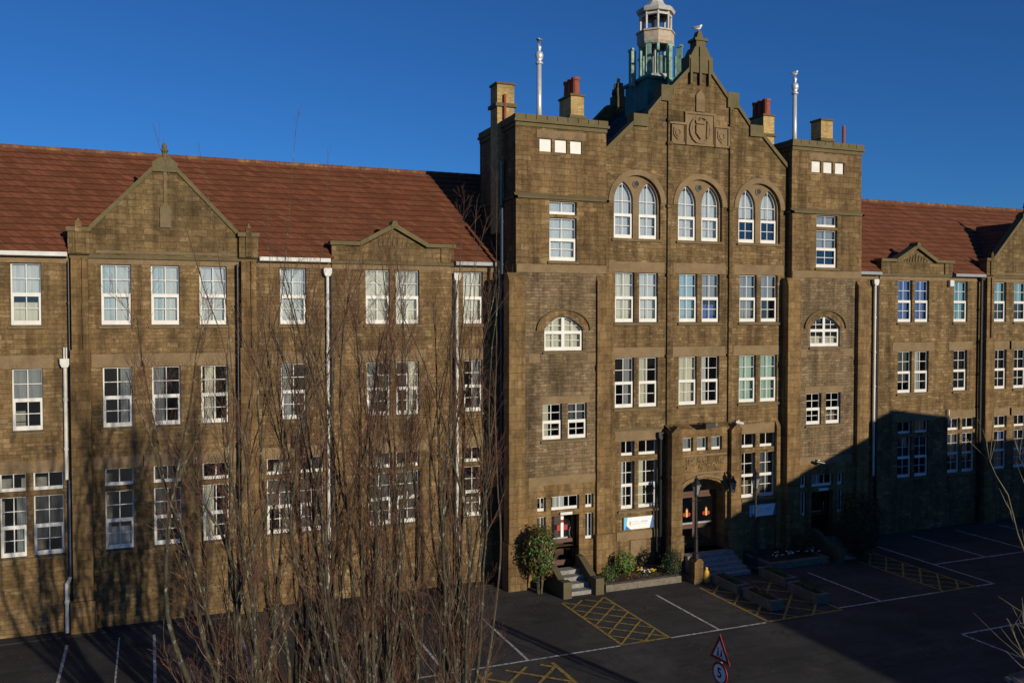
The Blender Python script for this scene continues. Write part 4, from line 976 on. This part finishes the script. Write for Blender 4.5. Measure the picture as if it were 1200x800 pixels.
pr = thing('lamp_pier', 'square stone pier carrying the lamp post left of the entrance steps', 'pier', (23.1, -3.75, 0)); m = MB(); m.box(22.87, 23.33, -4.0, -3.5, 0, .95); m.prism([(22.85, .95), (23.35, .95), (23.2, 1.12), (23.0, 1.12)], -4.02, -3.48); m.box(22.81, 23.39, -4.06, -3.44, 0, .2); m.build('pier_block', 'ashlar', pr)
lamp_post(23.1, -3.75, 1.12, 'black lamp post standing on the stone pier in front of the double doors', 4.95)
lamp_post(26.6, -3.5, 0, 'black lamp post standing on the ground right of the entrance steps', 4.95)
t = thing('wall_lantern', 'black lantern on a bracket at the right of the entrance arch', 'lantern', (26.2, YP - .25, 4.0))
m = MB(); m.tube([(0, .25, .3), (0, -.1, .45), (0, -.28, .3)], .02, 6); m.lathe([(.2, .12), (.06, .32), (.02, .45)], 0, -.28, 6); m.lathe([(.08, -.35), (.04, -.4)], 0, -.28, 6); m.build('bracket', 'blackpipe', t, local=True)
m = MB(); m.lathe([(.09, -.35), (.17, .12)], 0, -.28, 6); m.build('lantern_glass', 'lampglass', t, local=True)
t = thing('grit_sack', 'yellow sack leaning against the foot of the lamp pier', 'sack', (23.5, -4.0, 0))
m = MB(); m.lathe([(.12, 0), (.17, .08), (.16, .35), (.12, .52), (.04, .62)], 0, 0, 10); m.build('sack_body', 'yellow', t, local=True, smooth=True)
m = MB(); m.lathe([(.045, .6), (.07, .66), (.06, .7)], 0, 0, 8); m.build('sack_neck', 'yellow', t, local=True)
t = thing('floodlight', 'black floodlight on an arm above the entrance windows', 'floodlight', (25.0, YP, 6.95))
m = MB(); m.box(-.45, .12, -.62, -.3, -.12, .12); m.build('housing', 'black', t, local=True); m = MB(); m.box(.125, .24, -.56, -.36, -.05, .10); m.build('lens', 'lampglass', t, local=True); m = MB(); m.tube([(-.1, .5, .0), (-.1, -.35, 0)], .025, 6); m.build('arm', 'black', t, local=True)
for x, y, z, lb in ((27.15, YC, 6.95, 'pale security camera on the wall above the right ground floor windows'), (31.85, YT, 4.75, 'small dark security camera above the right tower door')):
    t = thing('security_camera', lb, 'camera', (x, y, z), group='wall cameras'); m = MB(); m.box(-.05, .05, -.2, 0, -.05, .05); m.tube([(0, -.15, 0), (0, -.28, -.05)], .025, 6); m.build('bracket', 'gutter', t, local=True)
    m = MB(); m.tube([(-.25, -.3, -.02), (.12, -.42, -.1)], .075, 10); m.build('camera_body', 'gutter' if x < 30 else 'black', t, local=True); m = MB(); m.tube([(.12, -.42, -.1), (.17, -.436, -.11)], .055, 10); m.build('camera_lens', 'black', t, local=True)
t = thing('wall_shield', 'small pale shield shaped plate on the pier right of the entrance', 'plate', (26.98, YC, 5.1)); m = MB(); m.prism([(-.17, .2), (.17, .2), (.17, -.05), (0, -.28), (-.17, -.05)], -.06, 0); m.build('plate', 'signwhite', t, local=True); m = MB(); m.prism([(-.06, .1), (.06, .1), (.06, -.03), (0, -.12), (-.06, -.03)], -.07, -.061); m.build('emblem', 'signgrey', t, local=True)
def sign(x, z, lb, y=YC):
    t = thing('wall_sign', lb, 'sign', (x, y - .1, z), group='school signs on the centre front')
    W_, H_ = .80, .29; tilt = .0
    m = MB(); m.box(-W_, W_, -.02, .06, -H_, H_); m.build('board', 'signwhite', t, local=True)
    m = MB(); m.poly([(-W_, -.024, -H_), (-W_ + .16, -.024, -H_), (-W_ + .15, -.024, 0), (-W_ + .2, -.024, H_), (-W_, -.024, H_)]); m.build('left_stripe', 'signcyan', t, local=True)
    m = MB(); m.poly([(-W_ + .06, -.028, -H_), (-W_ + .36, -.028, -H_), (-W_ + .12, -.028, -H_ + .2)]); m.poly([(W_ - .2, -.028, -H_), (W_, -.028, -H_), (W_, -.028, H_), (W_ - .05, -.028, H_)]); m.build('corner_flash', 'signblue', t, local=True)
    m = MB(); m.prism([(-W_ + .29, .1), (-W_ + .39, .1), (-W_ + .39, -.03), (-W_ + .34, -.12), (-W_ + .29, -.03)], -.026, -.021); m.build('emblem', 'signgold', t, local=True)
    m = MB(); r = random.Random(2)
    for k, (a, b, zz, hh) in enumerate(((-.34, .0, .04, .045), (-.34, .06, -.07, .045))):
        xx = a
        while xx < b: w_ = r.uniform(.02, .04); m.box(xx, xx + w_, -.024, -.021, zz, zz + hh); xx += w_ + .012
    m.build('lettering', 'signgrey', t, local=True); m = MB(); m.box(.12, .5, -.024, -.021, .0, .1); m.box(.12, .5, -.024, -.021, -.07, -.05); m.build('badge', 'signgrey', t, local=True)
sign(21.5, 2.35, 'white and blue sign below the sunlit windows left of the entrance'); sign(28.75, 2.35, 'white and blue sign mostly in shade right of the entrance')

# road sign
t = thing('road_sign', 'back to back leaning traffic sign with red edged triangle over a 5 speed disc', 'road sign', (15.6, -16.15, -.2), R(-86))
t['label'] = 'traffic sign pole with a red edged warning triangle above a round number 5 disc'
m = MB(); m.tube([(0, .05, .1), (0, .05, 2.7)], .038, 10); m.build('pole', 'greygutter', t, local=True)
def tri(s_, cz): return [(-s_, cz - s_ * .577), (s_, cz - s_ * .577), (0, cz + s_ * 1.155)]
m = MB(); m.prism(tri(.46, 2.42), -.01, .01); m.build('triangle_plate', 'red', t, local=True)
m = MB(); m.prism(tri(.30, 2.42), -.016, -.011); m.build('triangle_face', 'signwhite', t, local=True)
m = MB()
for dx, s_ in ((-.07, .9), (.08, .75)):
    m.lathe([(.001, 2.5 * 1), (.001, 2.5)], 0, 0, 3)
    c = 2.36
    m.poly([(dx + .035 * s_ * math.cos(a * .785), -.019, c + .17 * s_ + .035 * s_ * math.sin(a * .785)) for a in range(8)])
    m.poly([(dx - .03, -.019, c + .12 * s_), (dx + .03, -.019, c + .12 * s_), (dx + .035, -.019, c), (dx + .075, -.019, c - .13 * s_), (dx + .045, -.019, c - .13 * s_), (dx, -.019, c - .02), (dx - .05, -.019, c - .13 * s_), (dx - .08, -.019, c - .13 * s_), (dx - .035, -.019, c)])
m.v = [v for v in m.v]; m.build('walking_figures', 'black', t, local=True)
m = MB(); m.prism([(.34 * math.cos(k * math.pi / 16), 1.78 + .34 * math.sin(k * math.pi / 16)) for k in range(32)], -.01, .01); m.build('disc_plate', 'red', t, local=True)
m = MB(); m.prism([(.265 * math.cos(k * math.pi / 16), 1.78 + .265 * math.sin(k * math.pi / 16)) for k in range(32)], -.016, -.011); m.build('disc_face', 'signwhite', t, local=True)
cu = bpy.data.curves.new('numeral', 'FONT'); cu.body = '5'; cu.size = .42; cu.align_x = 'CENTER'; cu.align_y = 'CENTER'; cu.offset = .008; cu.extrude = .001
to = bpy.data.objects.new('numeral_src', cu); S.collection.objects.link(to); bpy.context.view_layer.update()
me = bpy.data.meshes.new_from_object(to.evaluated_get(bpy.context.evaluated_depsgraph_get())); bpy.data.objects.remove(to)
me.materials.clear(); me.materials.append(M['black']); no = bpy.data.objects.new('numeral', me); S.collection.objects.link(no); no.parent = t; no.location = (0, -.02, 1.78); no.rotation_euler = (R(90), 0, 0)

# gulls
def gull(x, y, z, rz, lb, mb='bird'):
    t = thing('gull', lb, 'bird', (x, y, z), rz, 'gulls perched on the roof')
    me = bpy.data.meshes.new('gull_body'); 
    m = MB(); m.tube([(-.34, 0, .14), (-.26, 0, .16), (-.14, 0, .19), (0, 0, .20), (.10, 0, .23), (.16, 0, .29), (.19, 0, .34), (.235, 0, .355), (.27, 0, .35)], [.012, .035, .075, .10, .09, .058, .055, .05, .015], 10); m.build('body', mb, t, local=True, smooth=True)
    for s_ in (-1, 1):
        m = MB(); m.tube([(.08, s_ * .075, .23), (-.08, s_ * .095, .22), (-.24, s_ * .06, .18), (-.40, s_ * .02, .15)], [.02, .06, .045, .008], 6); m.build('wing', 'birdgrey', t, local=True, smooth=True)
        m = MB(); m.tube([(.02, s_ * .035, .12), (.02, s_ * .035, .0)], .01, 5); m.tube([(.02, s_ * .035, .006), (.07, s_ * .05, .006)], .008, 4); m.build('leg', 'beak', t, local=True)
    m = MB(); m.tube([(.26, 0, .35), (.33, 0, .34)], [.016, .005], 6); m.build('beak', 'beak', t, local=True)
gull(24.87, YC + .18, 26.0, R(10), 'gull standing on the peak of the central gable'); gull(32.6, 1.2, 25.15, R(20), 'gull standing on top of the right mast'); gull(17.4, 1.2, 25.15, R(70), 'gull standing on top of the left mast')
gull(40.9, 5.2, 19.49, R(200), 'dark small gull on the red ridge of the right wing', 'birdgrey')

# parked car, lower right corner, mostly out of the frame
t = thing('parked_car', 'blue grey parked car cut off by the lower right corner', 'car', (26.9, -19.4, 0), R(-18))
def loft(m, secs):
    n = len(secs[0]); b = len(m.v)
    for s_ in secs: m.v += s_
    for i in range(len(secs) - 1):
        for k in range(n - 1): a = b + i * n + k; m.f.append((a, a + 1, a + n + 1, a + n))
    for e in (0, len(secs) - 1): m.f.append(tuple(b + e * n + k for k in range(n)))
m = MB(); prof_c = [(-2.1, .3, .62, .75), (-1.95, .22, .78, .84), (-1.2, .2, .95, .88), (-.6, .2, 1.0, .9), (.9, .2, 1.0, .9), (1.7, .2, .95, .88), (2.05, .25, .8, .84), (2.15, .35, .6, .78)]
loft(m, [[(x, -h, a), (x, -h * 1.0, (a + b) / 2 + .1), (x, -h * .93, b), (x, 0, b + .04), (x, h * .93, b), (x, h, (a + b) / 2 + .1), (x, h, a)] for x, a, b, h in prof_c]); bd = m.build('body', 'carpaint', t, local=True, smooth=True)
m = MB(); loft(m, [[(x, -h, .97), (x, -h * .84, b - .05), (x, 0, b), (x, h * .84, b - .05), (x, h, .97)] for x, b, h in ((-1.15, 1.0, .82), (-.45, 1.40, .80), (.3, 1.46, .80), (1.0, 1.40, .8), (1.7, 1.02, .78))]); m.build('cabin', 'black', t, local=True)
m = MB(); loft(m, [[(x, -h, b - .03), (x, 0, b), (x, h, b - .03)] for x, b, h in ((-.5, 1.41, .64), (.3, 1.475, .66), (1.0, 1.42, .66))]); m.build('roof', 'carpaint', t, local=True, smooth=True)
for x in (-1.35, 1.35):
    for s_ in (-1, 1):
        m = MB(); m.tube([(x, s_ * .72, .31), (x, s_ * .91, .31)], .31, 20); wq = m.build('wheel', 'rubber', t, local=True); m = MB(); m.tube([(x, s_ * .90, .31), (x, s_ * .925, .31)], .2, 14); m.build('rim', 'chrome', wq, local=True)
for s_ in (-1, 1): m = MB(); m.box(-2.12, -1.95, s_ * .62 - .14, s_ * .62 + .14, .6, .72); m.build('headlight', 'lampglass', t, local=True)

# the classroom block out of frame on the right, whose shadow lies over the yard
t = thing('classroom_block', 'brown brick classroom block with a low pitched roof beyond the right edge', 'building', (46, -35, 0))
m = MB(); m.prism([(32.9, 0), (66, 0), (66, 9.9), (50, 9.9), (50, 11.55), (45.7, 12.1), (32.9, 7.05)], -62, -24.1); m.build('wall', 'rbrick', t)
m = MB(); m.prism([(32.6, 7.1), (32.6, 6.96), (45.7, 12.06), (50, 11.5), (50, 11.64), (45.7, 12.22)], -62.3, -24); m.box(50.02, 66.3, -62.3, -24, 9.92, 10.05); m.build('roof', 'slate', t)
for i in range(9):
    for z in (1.0, 4.2):
        m = MB(); y = -26 - i * 3.8; m.box(32.82, 32.89, y - 1.6, y, z, z + .06); m.box(32.82, 32.89, y - 1.6, y, z + 1.5, z + 1.56); m.box(32.82, 32.89, y - 1.6, y - 1.54, z + .06, z + 1.5); m.box(32.82, 32.89, y - .06, y, z + .06, z + 1.5); wq = m.build('window', 'white', t)
        m = MB(); m.box(32.85, 32.87, y - 1.54, y - .06, z + .06, z + 1.5); m.build('pane', 'black', wq)

lf = MB(); r = random.Random(77)
for i in range(1400):
    x = r.uniform(-8, 34); y = -1.2 - abs(r.gauss(0, 1)) * 3.2 if r.random() < .6 else r.uniform(-18, -1.5)
    if 16 < x < 19.4 and y > -3.8 or 22.5 < x < 27 and y > -4.6 or x > 18.4 and x < 31.2 and y > -3.8: continue
    a = r.random() * 6.28; q = r.uniform(.02, .05); c, s_ = math.cos(a) * q, math.sin(a) * q; z = .016
    lf.quad((x - c, y - s_, z), (x + s_ * .6, y - c * .6, z + .012), (x + c, y + s_, z + .004), (x - s_ * .6, y + c * .6, z + .015))
tag(lf.build('fallen_leaves', 'leafred'), 'brown fallen leaves scattered over the tarmac', 'leaf litter', kind='stuff')
# ------------------------------------------------------------------ bare trees
def tree(name, label, x, y, H, leaders, seed, ntw=30, spread=.16, group=None, lean=(0, 0), rb=.15, cat='tree', whips=()):
    r = random.Random(seed); t = thing(name, label, cat, (x, y, 0), group=group)
    T, Bm, Tw = MB(), MB(), MB()
    def grow(p, d, L, r0, r1, n, wob, up):
        pts = [p.copy()]; rad = [r0]; q = p.copy(); dd = d.normalized(); st = L / n
        for i in range(n):
            dd = (dd + Vector((r.gauss(0, wob), r.gauss(0, wob), r.gauss(0, wob * .5) + up))).normalized(); q = q + dd * st; pts.append(q.copy()); rad.append(r0 + (r1 - r0) * ((i + 1) / n) ** .8)
        return pts, rad
    zb = .9 + r.random() * .5
    tp, tr_ = grow(Vector((0, 0, 0)), Vector((0, 0, 1)), zb, rb * 1.7, rb * 1.35, 3, .04, 0); T.tube([tuple(a) for a in tp], tr_, 10)
    limbs = []
    for i in range(leaders):
        a = 6.283 * i / leaders + r.uniform(-.3, .3); k = spread * r.uniform(.35, 1.25)
        d = Vector((math.cos(a) * k + lean[0], math.sin(a) * k + lean[1], 1)); L = H * r.uniform(.72, 1.03) - zb
        base = tp[-1] - Vector((0, 0, r.random() * .5)); rr = rb * r.uniform(.42, .75)
        pts, rad = grow(base, d, L, rr, .009, 20, .07, .012); e = pts[-1] - (base + d.normalized() * L); e.z = 0; pts = [p - e * (.8 * i / (len(pts) - 1)) for i, p in enumerate(pts)]; T.tube([tuple(a) for a in pts], rad, 7); limbs.append((pts, rad))
    def side(pts, rad, cnt, tmin, mesh, ang, Lf, rf, nseg, deep, sides):
        for j in range(cnt):
            f = tmin + (1 - tmin) * r.random() ** .9; idx = f * (len(pts) - 1); i = min(int(idx), len(pts) - 2); fr_ = idx - i
            p = pts[i].lerp(pts[i + 1], fr_); ax = (pts[i + 1] - pts[i]).normalized(); rr = rad[i]
            a = r.random() * 6.283; u = ax.orthogonal().normalized(); v = ax.cross(u); th = ang * r.uniform(.55, 1.35)
            d = ax * math.cos(th) + (u * math.cos(a) + v * math.sin(a)) * math.sin(th)
            L = Lf * r.uniform(.5, 1.3) * (1.15 - f * .65)
            q, qr = grow(p, d, L, min(rr * .7, rf), .0026, nseg, .10, .085)
            mesh.tube([tuple(b) for b in q], qr, sides, False)
            if deep: side(q, qr, deep[0], .15, deep[1], deep[2], deep[3], deep[4], deep[5], deep[6] if len(deep) > 6 else None, 3)
    for pts, rad in limbs:
        side(pts, rad, ntw, .06, Bm, .34, 2.3, .016, 9, (8, Tw, .48, .75, .0065, 5, (3, Tw, .55, .34, .004, 3)), 4)
    for dx, dy, Hw in whips:
        pts, rad = grow(tp[-1], Vector((dx, dy, Hw - zb)), math.hypot(dx, Hw - zb), .035, .004, 30, .05, 0.03)
        e = pts[-1] - Vector((dx, dy, Hw)); pts = [p - e * (i / (len(pts) - 1)) for i, p in enumerate(pts)]
        Bm.tube([tuple(a) for a in pts], rad, 5); side(pts, rad, 16, .5, Tw, .35, .8, .006, 5, None, 3)
    T.build('trunk', 'bark', t, local=True, smooth=True); c = Bm.build('crown', 'branch', t, local=True); Tw.build('twigs', 'twig', c, local=True)
    return t
G_ = 'bare upright trees in front of the school'
tree('bare_tree', 'leftmost bare multi stemmed tree, its dark limbs leaning left over the wing windows', 2.0, -18.0, 13.0, 11, 11, 13, .18, G_, (-.05, 0), .125, whips=((-1.9, 0, 16.2), (-1.0, .2, 15.9)))
tree('bare_tree', 'bare multi stemmed tree second from left, tallest twigs reaching above the roof', 3.1, -17.3, 14.6, 13, 22, 13, .085, G_, (0, 0), .10, whips=((.1, 0, 16.9), (.75, 0, 16.1), (-.6, .1, 14.9)))
tree('bare_tree', 'bare multi stemmed tree with pale lichened stems in the middle of the clump', 4.3, -18.4, 13.8, 14, 33, 14, .09, G_, (0, 0), .10)
tree('bare_tree', 'bare multi stemmed tree second from right, standing before the white downpipe near the tower', 5.5, -17.6, 13.8, 14, 44, 14, .085, G_, (.0, 0), .10)
tree('bare_tree', 'rightmost bare multi stemmed tree, twigs thick before the left tower corner', 6.9, -17.9, 14.2, 12, 55, 14, .06, G_, (.0, 0), .095, whips=((.9, 0, 15.6), (.75, .2, 14.6), (.4, 0, 15)))
def side_tree():
    t = thing('bare_sapling', 'pale sunlit bare tree whose branches reach in from the right edge', 'tree', (18.6, -25.2, 0)); r = random.Random(5); T, B = MB(), MB()
    T.tube([(0, 0, 0), (.05, 0, 2), (.0, 0, 4.2), (.1, 0, 7), (0, 0, 10), (.1, 0, 13)], [.2, .16, .13, .09, .05, .01], 10)
    def limb(pts, r0):
        P = [Vector(p) for p in pts]; Q = []
        for a, b in zip(P, P[1:]):
            for k in range(4): Q.append(a.lerp(b, k / 4) + Vector((r.gauss(0, .025), r.gauss(0, .025), r.gauss(0, .02))))
        Q.append(P[-1]); n = len(Q); B.tube([tuple(q) for q in Q], [r0 * (1 - .9 * i / n) for i in range(n)], 6)
        for j in range(16):
            i = r.randrange(2, n - 1); d = (Q[min(i + 1, n - 1)] - Q[i]).normalized() + Vector((r.gauss(0, .45), r.gauss(0, .45), r.gauss(.1, .35))); L = r.uniform(.3, 1.0); q = Q[i]
            B.tube([tuple(q), tuple(q + d * L * .5), tuple(q + d * L + Vector((0, 0, .08)))], [.012, .008, .003], 4, False)
    limb([(0, 0, 3.2), (-.9, .2, 5.2), (-1.6, .3, 7.2), (-2.3, .4, 8.9), (-2.9, .4, 10.1)], .036)
    limb([(0, 0, 2.4), (-.9, -.2, 3.6), (-1.7, -.2, 5.0), (-2.3, -.2, 6.2)], .03)
    limb([(0, 0, 2.7), (-.8, .2, 3.6), (-1.5, .3, 4.9), (-2.1, .3, 5.9)], .028)
    limb([(0, 0, 4.8), (-.7, .2, 6.6), (-1.3, .3, 8.3), (-1.9, .3, 9.6)], .026)
    limb([(0, 0, 5.0), (.9, .2, 7.2), (1.3, .3, 9.3), (1.6, .3, 11)], .05); limb([(0, 0, 4.0), (.7, -.6, 6.4), (1.1, -1, 8.7)], .045)
    T.build('trunk', 'bark', t, local=True, smooth=True); B.build('crown', M['paleb'], t, local=True)
M['paleb'] = bark('pale_grey_branch', (.08, .066, .04), (.20, .165, .10), .3)
side_tree()
